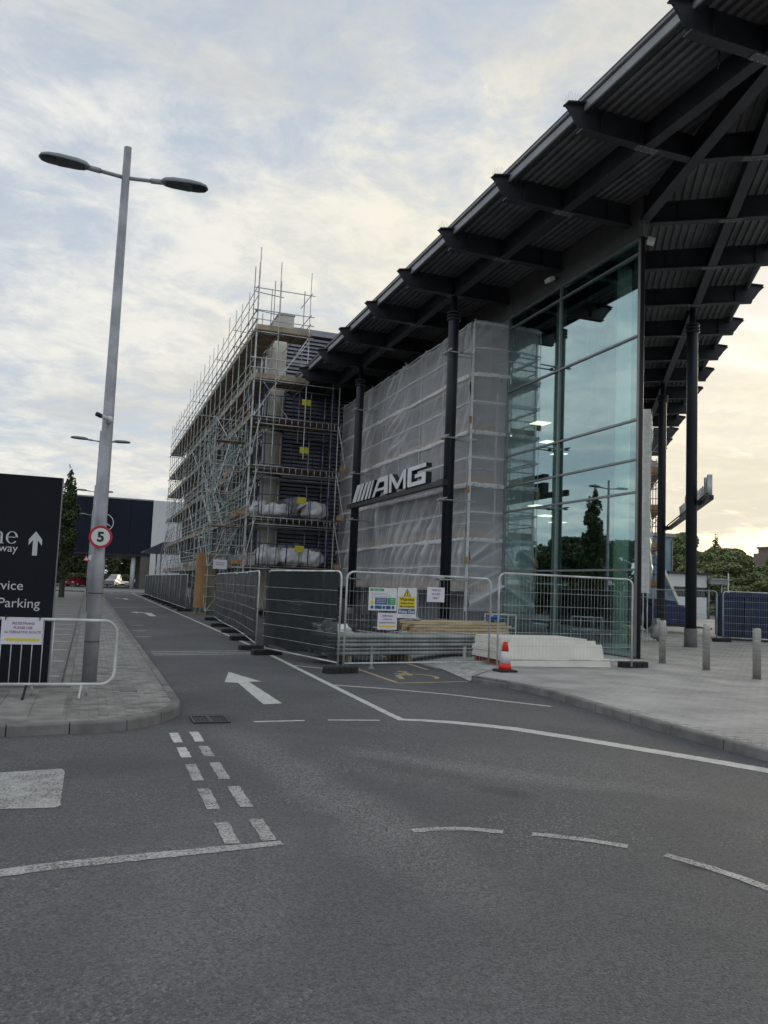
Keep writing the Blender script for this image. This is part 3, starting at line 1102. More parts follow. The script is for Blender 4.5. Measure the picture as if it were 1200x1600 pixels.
def rafter(y, x1, mp_=None):
    """tapered I section: horn at the eave, web, two flanges"""
    f = mp_ or (lambda p: p)
    horn = [(9.15, 12.50), (9.70, 12.62), (x1, 12.585), (x1, ZB + 0.03), (9.57, ZB + 0.03), (9.46, 12.13), (9.36, 12.28), (9.26, 12.40)]
    b = MB()
    vs = []
    for dy in (-0.022, 0.022):
        vs += [f((px_, y + dy, pz)) for px_, pz in horn]
    n = len(horn)
    fs = [tuple(range(n)), tuple(range(n, 2 * n))[::-1]] + [(i, n + i, n + (i + 1) % n, (i + 1) % n) for i in range(n)]
    b.add(vs, fs)
    b.beam(f((9.56, y, ZB)), f((x1, y, ZB)), 0.24, 0.035)
    b.beam(f((9.20, y, 12.535)), f((9.75, y, 12.635)), 0.24, 0.03)
    return b.build("rafter", DARKSTEEL, show)


def splice(y, mp_):
    b_ = MB()
    for dx in (-0.22, -0.08, 0.08, 0.22):
        for dy in (-0.08, 0.08):
            q = mp_((11.35 + dx, y + dy, 11.945))
            b_.lathe([(0.018, -0.012), (0.018, 0.0)], q, 6)
    q0, q1 = mp_((11.05, y, 11.948)), mp_((11.65, y, 11.948))
    MB().beam(q0, q1, 0.22, 0.012).build("splice_plate", HEADER, show)
    b_.build("splice_bolts", GALV_D, show, kind='stuff')
    for x in (10.1, 11.2, 11.5, 12.7):
        for s in (-1, 1):
            q0, q1 = mp_((x, y + s * 0.03, 12.28)), mp_((x, y + s * 0.10, 12.28))
            MB().beam(q0, q1, 0.014, 0.50).build("web_stiffener", DARKSTEEL, show)


for y in ys_left[1:9]:
    splice(y, lambda p: tuple(p))
for s in s_right[2:8]:
    splice(TIP.y + s, mirror)
for y in ys_left:
    xh = TIP.x + (y - TIP.y) * HIP.x / HIP.y
    rafter(y, min(xh - 0.05, 13.45) if y < 18.4 else 13.46)
for s in s_right:
    y = TIP.y + s
    xh = TIP.x + (y - TIP.y) * HIP.x / HIP.y
    rafter(y, min(xh - 0.05, 13.45), mirror)


def purlin(mp_, half):
    b = MB()
    x = 11.35
    y0 = hipy(x)
    p0, p1 = (x, y0, 0), (x, BACK, 0)
    a, c = mp_((x, y0, 12.28)), mp_((x, BACK, 12.28))
    b.beam(a, c, 0.05, 0.58)
    a, c = mp_((x, y0, 11.985)), mp_((x, BACK, 11.985))
    b.beam((a[0], a[1], 11.972), (c[0], c[1], 11.972), 0.26, 0.036)
    b.build("edge_beam", DARKSTEEL, show)


two(purlin)
hb = MB()
h0, h1 = TIP + HIP * 0.6, TIP + HIP * 16.0
hb.beam((h0.x, h0.y, 12.28), (h1.x, h1.y, 12.28), 0.06, 0.60)
hb.beam((h0.x, h0.y, 11.965), (h1.x, h1.y, 11.965), 0.28, 0.04)
hb.build("hip_beam", DARKSTEEL, show)
for k in range(4):
    y = ys_left[2 + k]
    sp = MB()
    for j in range(14):
        x = 9.2 + 0.045 * j
        for dy in (-0.08, 0.0, 0.08):
            sp.tube((x, y + dy, 12.60), (x + random.uniform(-.05, .05), y + dy * 1.8, 12.74), 0.0022, 3)
    sp.build("bird_spikes", GALV, show, kind='stuff')

# columns
col_xy = [(11.35, 25.46), (11.35, 35.96), (11.35, 14.96)]
for sR in (TIP.y + 25.38 - TIP.y, 36.0):
    p = mirror((11.35, TIP.y + sR - 0.9, 0))
    col_xy.append((p[0], p[1]))
col_xy = [(11.35, 25.46), (11.35, 35.96)] + [tuple(Vector((19.37, 22.85, 0)) + DR * d)[:2] for d in (0.0, 10.6, 21.2)]
for x, y in col_xy:
    pr_ = [(0.187, ZP + 0.62), (0.187, 11.15), (0.16, 11.28), (0.10, 11.34), (0.10, 11.96)]
    c = MB().lathe(pr_, (x, y, 0), 20).build("column", BLACKSTEEL, show, 'auto')
    MB().lathe([(0.215, ZP - 0.02), (0.215, ZP + 0.62)], (x, y, 0), 20).build("concrete_foot", CONC, c, True)
    for z in (11.10, 11.22, 11.34):
        MB().lathe([(0.19, z - 0.03), (0.25, z - 0.022), (0.25, z + 0.022), (0.10, z + 0.03)], (x, y, 0), 20).build("collar", DARKSTEEL, c, 'auto')
    MB().box(x - 0.16, x + 0.16, y - 0.16, y + 0.16, 11.945, 11.958).build("cap_plate", DARKSTEEL, c)

# glass facades: mullions, transoms, panes
TZ = [ZF + 0.06, 2.43, 4.49, 5.37, 6.45, 8.75, 11.04, 11.45]
MY = [GY + 0.07, 21.96, 25.34]


def facade(o, d, nrm, stops, zs, wallmat=None):
    d, nrm = Vector(d), Vector(nrm)
    for i, s in enumerate(stops[:-1]):
        s2 = stops[i + 1]
        for z0, z1 in zip(zs, zs[1:]):
            c = o + d * ((s + s2) / 2)
            MB().obox((c.x, c.y, (z0 + z1) / 2), (d, nrm, (0, 0, 1)), ((s2 - s) / 2 - 0.028, 0.006, (z1 - z0) / 2 - 0.028)).build("glass_pane", GLASS, show)
    for i, s in enumerate(stops):
        c = o + d * s - nrm * 0.03
        wdt = 0.032
        MB().obox((c.x, c.y, (zs[0] + zs[-1]) / 2), (d, nrm, (0, 0, 1)), (wdt, 0.075, (zs[-1] - zs[0]) / 2)).build("mullion", MULL, show)
    for z in zs:
        for s, s2 in zip(stops, stops[1:]):
            c = o + d * ((s + s2) / 2) - nrm * 0.02
            MB().obox((c.x, c.y, z), (d, nrm, (0, 0, 1)), ((s2 - s) / 2 - 0.034, 0.07, 0.028)).build("transom", MULL, show)


facade(Vector((GX, 0, 0)), (0, 1, 0), (-1, 0, 0), MY, TZ)
facade(Vector((GX, GY, 0)), DR, NR, [0.12, 3.6, 7.1, 10.6, 14.1], TZ)
MB().lathe([(0.05, ZF), (0.05, 11.46)], (GX + 0.035, GY + 0.02, 0), 12).build("corner_post", CORNER, show, True)
# header above the glass and the solid clad wall behind the sheeted scaffold
MB().box(GX - 0.02, GX + 0.10, GY - 0.02, 47, 11.48, 12.60).build("header", HEADER, show)
a = Vector((GX, GY, 0)) - NR * 0.05
MB().beam((a.x, a.y, 12.04), tuple((a + DR * 40).to_tuple()[:2]) + (12.04,), 0.12, 1.12).build("header", HEADER, show)
for k in range(5):
    y0, y1 = 25.40 + 3.52 * k, 25.40 + 3.52 * (k + 1) - 0.02
    for z0, z1 in ((ZF, 3.0), (3.02, 7.2), (7.22, 11.46)):
        MB().box(GX - 0.01, GX + 0.10, y0, y1, z0, z1).build("wall_panel", GREYWALL, show)
for k in range(7):
    a = Vector((GX, GY, 0)) + DR * (14.2 + 3.5 * k)
    c = a + DR * 1.74
    MB().obox((c.x, c.y, 5.8), (DR, NR, (0, 0, 1)), (1.74, 0.05, 5.66)).build("wall_panel", GREYWALL, show)
# interior
ip = [(GX + 0.15, 18.9), (GX + 0.15, 42.0)]
rr = Vector((GX, GY, 0)) + DR * 29 - NR * 0.2
MB().prism([(GX + 0.12, GY + 0.6), (rr.x, rr.y), (GX + 0.12, 42.0)], ZP - 0.02, ZP + 0.01).build("interior_floor", INTFLOOR, show)
# added partition keeping the inside dark behind the right facade; wall along the back
c0 = Vector((GX, GY, 0)) + DR * 2.6 - NR * 0.55
c1 = c0 + DR * 27
MB().beam((c0.x, c0.y, 6.2), (c1.x, c1.y, 6.2), 0.08, 12.0).build("interior_wall", INTWALL, show)
MB().box(GX + 0.2, 27, 37.0, 37.1, 0.13, 12.5).build("interior_wall", INTWALL, show)
for z in (8.25, 5.05):
    x0 = 16.2
    yb = GY + (x0 - GX) / DR.x * DR.y + 0.9
    MB().prism([(x0 - 1.2, 25.2), (x0 + 0.6, 25.2), (20.6, 31.2), (23.0, 36.9), (x0 - 1.2, 36.9)], z, z + 0.3).build("upper_floor", INTWALL, show)
    for i, (x, y) in enumerate(((15.9, 27.2), (15.9, 30.2), (18.2, 30.4), (20.2, 32.8))):
        MB().box(x - 0.3, x + 0.3, y - 0.3, y + 0.3, z - 0.03, z - 0.006).build("ceiling_light", INTLIGHT, show)
for x, y, r_ in ((14.45, 20.0, 0.21), (14.4, 23.4, 0.17), (14.6, 26.6, 0.22)):
    MB().lathe([(r_, ZP), (r_, 12.55)], (x, y, 0), 18).build("interior_column", INTCOL, show, True)
# a low display counter and stair edge inside
MB().box(14.7, 15.4, 23.9, 25.6, ZP + 0.01, 1.15).build("display_counter", INTFLOOR, show)
MB().box(14.9, 16.6, 22.2, 22.3, 0.95, 1.0).build("hand_rail", GALV, show)
# floodlights under the header
def flood(x, y, d):
    d = Vector(d)
    s = Vector((-d.y, d.x, 0))
    o = MB().obox((x + d.x * 0.28, y + d.y * 0.28, 11.72), (d + Vector((0, 0, -0.35)), s, (0.3 * d.x, 0.3 * d.y, 1)), (0.10, 0.15, 0.06)).build("floodlight", INTCOL, show)
    MB().beam((x, y, 11.80), (x + d.x * 0.25, y + d.y * 0.25, 11.80), 0.04, 0.04).build("bracket", DARKSTEEL, o)
flood(GX - 0.02, 22.2, (-1, 0, 0))
q = Vector((GX, GY, 0)) + DR * 0.9
flood(q.x, q.y, NR)
MB().beam((GX - 0.9, 24.9, 9.66), (GX - 0.02, 24.9, 9.75), 0.03, 0.03).build("wall_bracket", GALV, show)

# ------------------------------------------------------------------ big letter sign between the columns
sg = thing("letter_sign", "silver AMG letter sign with slanted stripes on dark beam between two black columns", "sign", (11.1, 31, 5.4))
MB().box(11.06, 11.30, 25.30, 36.15, 5.27, 5.44).build("support_beam", DARKSTEEL, sg)
for y in (25.46, 35.96):
    MB().box(11.02, 11.12, y - 0.26, y + 0.26, 5.25, 5.46).build("column_clamp", DARKSTEEL, sg)
Z0, Z1 = 5.46, 6.20


def letter(name, poly, ya, yb):
    """poly in unit coords (0..1, 0..1); u runs from ya (left, far) to yb (right, near); built as a deep box letter"""
    b = MB()
    pts = [(ya + (yb - ya) * u, Z0 + (Z1 - Z0) * v) for u, v in poly]
    b.extr(pts, (10.98, 0, 0), (0, 1, 0), (0, 0, 1), (0.02, 0, 0))
    o = b.build(name, CHROME, sg)
    b = MB()
    b.extr(pts, (11.003, 0, 0), (0, 1, 0), (0, 0, 1), (0.22, 0, 0))
    MBo = b.build("letter_return", DARKSTEEL, o)
    return o


for (a0, a1, b0, b1) in ((35.25, 34.72, 34.60, 34.03), (34.55, 34.26, 33.97, 33.62), (34.07, 33.74, 33.40, 33.08), (33.50, 33.23, 32.95, 32.66), (33.02, 32.80, 32.52, 32.30)):
    b = MB()
    pts = [(a0, Z0), (a1, Z0), (b1, Z1), (b0, Z1)]
    b.extr(pts, (10.98, 0, 0), (0, 1, 0), (0, 0, 1), (0.02, 0, 0))
    o = b.build("stripe", CHROME, sg)
    MB().extr(pts, (11.003, 0, 0), (0, 1, 0), (0, 0, 1), (0.22, 0, 0)).build("stripe_return", DARKSTEEL, o)
# A: slanted left leg, flat top, crossbar
letter("letter_a", [(0, 0), (0.155, 0), (0.27, 0.27), (0.78, 0.27), (0.78, 0.42), (0.33, 0.42), (0.455, 0.74), (0.78, 0.74), (0.78, 0), (1.0, 0), (1.0, 1.0), (0.38, 1.0)], 32.51, 30.58)
letter("letter_m", [(0, 0), (0.14, 0), (0.14, 0.66), (0.44, 0.10), (0.56, 0.10), (0.86, 0.66), (0.86, 0), (1, 0), (1, 1), (0.86, 1), (0.5, 0.36), (0.14, 1), (0, 1)], 30.42, 28.60)
letter("letter_g", [(0.06, 0), (1, 0), (1, 0.56), (0.42, 0.56), (0.42, 0.38), (0.80, 0.38), (0.80, 0.20), (0.22, 0.20), (0.22, 0.80), (1, 0.80), (1, 1), (0.06, 1), (0, 0.92), (0, 0.08)], 28.42, 26.66)

# second letter sign seen end-on at the right hand columns
a = Vector((19.37, 22.85, 0)) + NR * 0.36
sg2 = thing("letter_sign", "letter sign on dark truss beam seen from its end at the right-hand columns", "sign", (a.x, a.y, 5.0))
p0, p1 = a - DR * 1.9, a + DR * 10.7
MB().beam((p0.x, p0.y, 5.02), (p1.x, p1.y, 5.02), 0.16, 0.14).build("support_beam", BLACKSTEEL, sg2)
tr = MB()
q0, q1 = p0 - NR * 0.10, p1 - NR * 0.10
for i in range(0):
    t = i / 22
    A = q0.lerp(q1, t)
    B_ = q0.lerp(q1, t + 1 / 22)
    tr.beam((A.x, A.y, 5.10), ((A.x + B_.x) / 2, (A.y + B_.y) / 2, 5.55), 0.03, 0.03)
    tr.beam(((A.x + B_.x) / 2, (A.y + B_.y) / 2, 5.55), (B_.x, B_.y, 5.10), 0.03, 0.03)
tr.beam((q0.x, q0.y, 5.15), (q1.x, q1.y, 5.15), 0.04, 0.04)
tr.build("bracing", DARKSTEEL, sg2)
for d in (0, 10.6):
    c = Vector((19.37, 22.85, 0)) + DR * d + NR * 0.2
    MB().obox((c.x, c.y, 5.02), (DR, NR, (0, 0, 1)), (0.24, 0.07, 0.09)).build("column_clamp", BLACKSTEEL, sg2)
tx = text("lettering", "Mercedes-Benz", 1.05, CHROME, sg2, (-DR.x * 1.6 + NR.x * 0.02, -DR.y * 1.6 + NR.y * 0.02, 0.10), (math.pi / 2, 0, math.pi / 2 - TH), 'LEFT', 0.075, 0.0)
tx.scale = (1.22, 1, 1)

# ------------------------------------------------------------------ scaffold wrapped in white sheeting
SX0, SX1, SY0, SY1 = 12.25, 13.22, 25.62, 41.4
ZTOP = 11.15
sh = thing("sheeted_scaffold", "tube scaffold wrapped in white debris sheeting behind the black columns", "scaffold", (12.7, 33, 0))
LIFT = [ZP + 0.02, 1.72, 3.55, 5.42, 7.28, 9.15, 11.0]
ys = [SY0 + (SY1 - SY0) * i / 7 for i in range(8)]
for y in ys:
    for x in (SX0, SX1):
        rod("standard", (x, y, ZP), (x, y, 11.3 + random.uniform(0, .15)), 0.0245, GALV, sh)
for z in LIFT[1:]:
    for x in (SX0, SX1):
        rod("ledger", (x, SY0 - 0.3, z - 0.03), (x, SY1 + 0.3, z - 0.03), 0.0245, GALV, sh)
    for dz in (0.5, 0.95):
        if z + dz < 11.2:
            rod("guard_rail", (SX0, SY0, z + dz), (SX0, SY1, z + dz), 0.022, GALV, sh)
            rod("guard_rail", (SX0, SY0 - 0.05, z + dz + .05), (SX1, SY0 - 0.05, z + dz + .05), 0.022, GALV, sh)
    for y in ys:
        rod("transom", (SX0 - 0.12, y, z - 0.09), (SX1 + 0.12, y, z - 0.09), 0.0245, GALV, sh)
    if z < 10.5:
        for k in range(4):
            for j in range(4):
                L = (SY1 - SY0) / 4
                plank("deck_board", (SX0 + 0.14 + 0.23 * k, SY0 + L * (j + 0.5), z + 0.02), (0.225, L - 0.02, 0.038), BOARD, sh)
        plank("toe_board", (SX0 - 0.01 + 0.05, (SY0 + SY1) / 2, z + 0.16), (0.03, SY1 - SY0, 0.22), ORANGE if z < 8 else BOARD_E, sh)
        plank("toe_board", ((SX0 + SX1) / 2, SY0 + 0.03, z + 0.16), (SX1 - SX0 - 0.1, 0.03, 0.22), ORANGE if z < 8 else BOARD_E, sh)
for i in range(7):
    z0 = LIFT[i % 6]
    rod("brace", (SX0 + 0.05, ys[i], LIFT[1 + i % 5]), (SX0 + 0.05, ys[i + 1], LIFT[2 + i % 5]), 0.0245, GALV, sh)


FOLD = []


def cloth(vs, fs, name, m, parent):
    o = MB().add(vs, fs).build(name, m, parent, True)
    at_ = o.data.attributes.new('fold', 'FLOAT', 'POINT')
    at_.data.foreach_set('value', np.array(FOLD, dtype=np.float32))
    return o


def sheet_mesh(o, u, v, n, Lu, Lv, nu, nv, seed, bands, slack=0.05, folds=0.03, dirn=0.9, edge=None):
    """wrinkled cloth grid; pinned in at the bands"""
    o, u, v, n = map(Vector, (o, u, v, n))
    vs, fs = [], []
    FOLD.clear()
    for j in range(nv + 1):
        for i in range(nu + 1):
            a, b_ = i / nu * Lu, j / nv * Lv
            dband = min([abs(b_ - q) for q in bands] + [9])
            loose = min(1.0, dband / 0.45)
            f = 0.0
            p = a * dirn - b_ * 0.72
            nz = mnoise.noise(Vector((a * 0.35 + seed, b_ * 0.35, 0)))
            amp = max(0.0, 0.30 + 1.9 * nz) + (1.1 * math.exp(-((a - 9.6) / 3.4) ** 2 - ((b_ - 2.6) / 1.7) ** 2) if Lu > 5 else 0.0)
            warp = 2.2 * mnoise.noise(Vector((a * 0.22, b_ * 0.22 + seed, 3)))
            ridge = (1 - abs(math.sin(p * 2.3 + warp * 2.0))) ** 4
            ridge2 = (1 - abs(math.sin(p * 5.7 - a * 0.6 + warp * 3.3))) ** 4
            FOLD.append(min(1.0, amp * (0.9 * ridge + 0.6 * ridge2) * (0.65 + 0.35 * loose) + 0.5 * max(0, 1 - dband / 0.10)))
            f += folds * amp * ridge * 2
            f += folds * 0.25 * amp * math.sin(p * 8.7 + warp * 5 + 1.3)
            f += slack * nz
            f += 0.02 * mnoise.noise(Vector((a * 2.3, b_ * 2.3, seed + 7)))
            off = f * (0.45 + 0.55 * loose)
            if edge:
                off += edge(a, b_)
            top = max(0.0, (b_ - (Lv - 0.9)) / 0.9)
            sag = 0.13 * top * math.sin(math.pi * ((a / 2.254) % 1.0)) if Lu > 5 else 0.0
            vs.append(o + u * a + v * (b_ - sag) + n * (0.05 + off))
    for j in range(nv):
        for i in range(nu):
            k = j * (nu + 1) + i
            fs.append((k, k + 1, k + nu + 2, k + nu + 1))
    return vs, fs


ZS = 1.72
bandz = [2.55, 3.48, 4.43, 5.39, 6.34, 7.25, 8.32, 9.28, 10.23, 11.15]
bl = [z - ZS for z in bandz]
VU = Vector((0, 0, 1))
Lf = SY1 - SY0
vs, fs = sheet_mesh((SX0 - 0.04, SY1, ZS), (0, -1, 0), VU, (-1, 0, 0), Lf, ZTOP - ZS + 0.1, 420, 210, 1.7, bl, 0.05, 0.055, 0.95)
cloth(vs, fs, "debris_sheet", VEIL, sh)
def bulge(a, b_):
    t = max(0.0, 1 - abs(b_ - 8.6) / 2.2)
    return 0.22 * t * min(1.0, a / 0.6)
vs, fs = sheet_mesh((SX0 - 0.02, SY0 - 0.06, 1.02), (1, 0, 0), VU, (0, -1, 0), 1.36, ZTOP - 1.02 + 0.1, 60, 210, 5.2, [z - 1.02 for z in bandz], 0.08, 0.07, 0.6, bulge)
cloth(vs, fs, "debris_sheet", VEIL, sh)
for k, z in enumerate(bandz):
    thick = k % 2 == 0 or k == 1
    hgt = 0.17 if k in (1, 3, 5, 7) else 0.06
    sd = 20.0 + k
    for side in (0, 1):
        n_ = 120 if side == 0 else 12
        vs, fs = [], []
        for i in range(n_ + 1):
            t = i / n_
            wob = 0.06 * mnoise.noise(Vector((t * 9 + sd, z, side))) + 0.03 * mnoise.noise(Vector((t * 40, z, 4)))
            hh = hgt * (0.8 + 0.6 * mnoise.noise(Vector((t * 14, z * 3, 9))))
            bul = 0.02 * mnoise.noise(Vector((t * 60, z, 2)))
            for q, dz in enumerate((-hh / 2, 0, hh / 2)):
                off = 0.11 + bul + (0.02 if q == 1 else 0)
                if side == 0:
                    vs.append((SX0 - 0.04 - off, SY1 - Lf * t, z + wob + dz))
                else:
                    vs.append((SX0 - 0.12 + 1.40 * t, SY0 - 0.06 - off - bulge(1.3 * t, z - 1.02), z + wob * 0.4 + dz))
        for i in range(n_):
            for q in (0, 1):
                k0 = i * 3 + q
                fs.append((k0, k0 + 1, k0 + 4, k0 + 3))
        MB().add(vs, fs).build("sheet_band", VEIL_B, sh, True)
for y in ys[:-1]:  # pale strips added over the sheet, standing in for tubes showing through
    vs, fs = [], []
    for j in range(40):
        z = ZS + (ZTOP - ZS) * j / 39
        wv = 0.02 * mnoise.noise(Vector((y, z * 2, 0)))
        vs += [(SX0 - 0.155 + wv, y - 0.012, z), (SX0 - 0.165 + wv, y + 0.012, z)]
    for j in range(39):
        fs.append((2 * j, 2 * j + 1, 2 * j + 3, 2 * j + 2))
    MB().add(vs, fs).build("sheet_strip", TUBE_LINE, sh)
vs = []
for j in range(60):
    z = 1.0 + (ZTOP - 1.0) * j / 59
    wv = 0.025 * mnoise.noise(Vector((3, z * 2, 0)))
    vs += [(SX0 - 0.13 + wv, SY0 - 0.10, z), (SX0 - 0.06, SY0 - 0.17 + wv, z)]
MB().add(vs, [(2 * j, 2 * j + 1, 2 * j + 3, 2 * j + 2) for j in range(59)]).build("sheet_strip", VEIL_B, sh)
for z in (7.66, 5.20, 2.75):
    plank("board_end", (SX0 - 0.10, SY0 - 0.12, z), (0.16, 0.06, 0.24), ORANGE, sh)
# bare scaffold ties clamped round the two columns
for (x, y) in col_xy[:2]:
    for z in (2.05, 4.75, 6.9, 9.9):
        for s in (-0.22, 0.22):
            rod("tie_tube", (x - 0.32, y + s, z), (x + 0.95, y + s, z + 0.01), 0.0245, GALV, sh)
            rod("tie_tube", (x + s, y - 0.42, z + 0.05), (x + s, y + 0.42, z + 0.05), 0.0245, GALV, sh)
        for sx2 in (-0.22, 0.22):
            for sy2 in (-0.22, 0.22):
                plank("coupler", (x + sx2, y + sy2, z + 0.025), (0.08, 0.08, 0.11), GALV_D, sh)

# ------------------------------------------------------------------ the clad tower block behind
TX0, TY0, TY1, TZT = 8.45, 43.2, 87.0, 15.75
tw = thing("clad_building", "tall cream and louvre clad building wrapped in bare scaffolding", "building", (10.5, 60, 0))
MB().box(TX0 + 0.35, 24.0, TY0 + 0.3, TY1, 0.0, TZT - 0.35).build("wall", WALLDK, tw)
# cream corner panels on the end wall, one pillow-edged panel per storey
ST = [0.12, 2.55, 5.0, 7.5, 9.95, 12.35, 15.0]


def pillow(name, x0, x1, y0, y1, z0, z1, m, parent, r=0.28):
    """panel with rounded edges, facing -Y and -X"""
    b = MB()
    nx = 8
    prof_ = []
    for k in range(nx + 1):
        t = k / nx * math.pi / 2
        prof_.append((r * (1 - math.sin(t)), r * (1 - math.cos(t))))
    rows = []
    seq = [(d_in, z1 - r + r * math.sin(math.acos(max(-1, min(1, 1 - d_in / r))))) for d_in in []]
    zs_ = []
    for k in range(7):
        t = k / 6 * math.pi / 2
        zs_.append((z0 + r * (1 - math.sin(t)), r * (1 - math.cos(t))))
    zs_ = [(z0 + r * (1 - math.cos(k / 6 * math.pi / 2)), r * (1 - math.sin(k / 6 * math.pi / 2))) for k in range(7)]
    zs_ += [(z1 - r * (1 - math.cos(k / 6 * math.pi / 2)), r * (1 - math.sin(k / 6 * math.pi / 2))) for k in range(6, -1, -1)]
    rings = []
    for z, ins in zs_:
        q0, q1, w0, w1 = x0 + ins, x1 - ins * 0.3, y0 + ins, y1
        c = 0.12
        rings.append([(q0 + c, w0, z), (q1, w0, z), (q1, w1, z), (q0, w1, z), (q0, w0 + c, z)])
    n = 5
    vs = [p for ring in rings for p in ring]
    fs = [tuple(range(n))[::-1], tuple(range((len(rings) - 1) * n, len(rings) * n))]
    for i in range(len(rings) - 1):
        for k in range(n):
            k2 = (k + 1) % n
            fs.append((i * n + k, i * n + k2, (i + 1) * n + k2, (i + 1) * n + k))
    return b.add(vs, fs).build(name, m, parent, True)


for z0, z1 in zip(ST, ST[1:]):
    pillow("cream_panel", TX0 - 0.15, 9.28, TY0 - 0.22, TY0 + 0.29, z0 + 0.06, z1 - 0.06, CREAM, tw)
MB().bevbox(8.75, 9.62, TY0 - 0.15, TY0 + 3.0, 15.02, 16.35, 0.03).build("parapet_upstand", CREAM, tw)
MB().box(8.70, 9.66, TY0 - 0.20, TY0 + 3.05, 16.352, 16.42).build("coping", WHITECLAD, tw)
z = 0.30
while z < TZT - 0.45:
    MB().add([(9.32, TY0 - 0.12, z), (24, TY0 - 0.12, z), (24, TY0 - 0.03, z + 0.14), (9.32, TY0 - 0.03, z + 0.14),
              (9.32, TY0 - 0.09, z - 0.012), (24, TY0 - 0.09, z - 0.012), (24, TY0, z + 0.128), (9.32, TY0, z + 0.128)],
             [(0, 1, 2, 3), (7, 6, 5, 4), (0, 4, 5, 1), (3, 2, 6, 7), (0, 3, 7, 4), (1, 5, 6, 2)]).build("louvre_blade", LOUVRE, tw)
    z += 0.215
MB().box(9.64, 24.1, TY0 - 0.16, TY0 + 0.6, TZT - 0.33, TZT).build("roof_edge", LOUVRE, tw)
for z0 in ST[1:-1]:
    MB().box(9.30, 9.36, TY0 - 0.12, TY0 + 0.28, z0 - 0.9, z0 + 0.9).build("louvre_post", WALLDK, tw)
# street side: storey bands with dark windows between cream spandrels
for i, (z0, z1) in enumerate(zip(ST, ST[1:])):
    for k in range(10):
        y0 = TY0 + 0.5 + k * 4.3
        MB().box(TX0 + 0.10, TX0 + 0.34, y0, y0 + 4.22, z0 + 0.03, z0 + 0.85).build("spandrel", CREAM if (i + k) % 3 else GREYWALL, tw)
        wn = MB().box(TX0 + 0.26, TX0 + 0.34, y0 + 0.06, y0 + 4.16, z0 + 0.86, z1 - 0.05).build("window", WINDOWDK, tw)
        for q in (0.09, 1.43, 2.78, 4.13):
            plank("window_bar", (TX0 + 0.229, y0 + q, (z0 + z1) / 2 + 0.405), (0.058, 0.06, z1 - z0 - 0.91), MULL, wn)
MB().box(TX0 + 0.05, 9.6, TY0 + 3.1, TY1, 15.0, 15.7).build("roof_edge", CREAM, tw)

# ------------------------------------------------------------------ bare tube scaffold round the tower
sc = thing("tube_scaffold", "bare tube scaffold with boarded lifts and loading bays against tall clad building", "scaffold", (7.6, 60, 0))
XO, XI = 7.0, 8.22
LZ = [2.48, 4.92, 7.48, 9.94, 11.85, 14.32]
Y0s, NB, BAY = 40.0, 20, 2.3
Y1s = Y0s + NB * BAY
for i in range(NB + 1):
    y = Y0s + i * BAY
    rod("standard", (XO, y, 0.0), (XO + random.uniform(-.04, .04), y + random.uniform(-.05, .05), 17.0 + random.uniform(0, 0.9) + (0.5 if i == 0 else 0)), 0.0245, GALV, sc)
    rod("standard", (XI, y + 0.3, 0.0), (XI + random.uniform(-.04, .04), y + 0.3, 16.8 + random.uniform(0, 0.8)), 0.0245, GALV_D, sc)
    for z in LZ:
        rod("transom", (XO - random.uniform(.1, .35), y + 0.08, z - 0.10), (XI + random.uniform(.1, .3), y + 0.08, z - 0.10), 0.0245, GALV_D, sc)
    if i % 3 == 0:
        for dz in (1.05, 2.0):
            rod("cross_tie", (XO - 0.1, y + 0.05, 14.32 + dz), (XI + 0.2, y + 0.35, 14.32 + dz), 0.022, GALV_D, sc)
for z in LZ + [LZ[-1] + 0.0]:
    for s0, s1 in ((0, 0.34), (0.33, 0.67), (0.66, 1.0)):
        a, c = Y0s - 0.3 + (Y1s - Y0s + 0.6) * s0, Y0s - 0.3 + (Y1s - Y0s + 0.6) * s1
        for dz, x in ((-0.04, XO), (0.48, XO - 0.02), (0.98, XO - 0.02), (-0.04, XI)):
            o_ = random.uniform(-0.03, 0.03)
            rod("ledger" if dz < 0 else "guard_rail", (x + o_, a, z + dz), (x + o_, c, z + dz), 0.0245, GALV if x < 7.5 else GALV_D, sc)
for i in range(NB + 1):
    for z in LZ:
        for dz in (-0.04, 0.98):
            plank("coupler", (XO - 0.01, Y0s + i * BAY, z + dz), (0.10, 0.11, 0.10), GALV_D, sc)
for dz in (1.75, 2.3):
    rod("guard_rail", (XO, Y0s, 14.32 + dz), (XO, Y1s, 14.32 + dz), 0.022, GALV, sc)
for k, z in enumerate(LZ):
    for j in range(6):
        L = (Y1s - Y0s) / 6
        for q in range(5):
            plank("deck_board", (XO + 0.12 + 0.235 * q + (0.0), Y0s + L * (j + 0.5), z + 0.02 + random.uniform(-.008, .008)), (0.225, L - 0.03, 0.038), BOARD, sc)
        plank("toe_board", (XO + 0.03, Y0s + L * (j + 0.5), z + 0.15), (0.035, L - 0.04, 0.22), BOARD_E if k >= 4 else BOARD, sc)
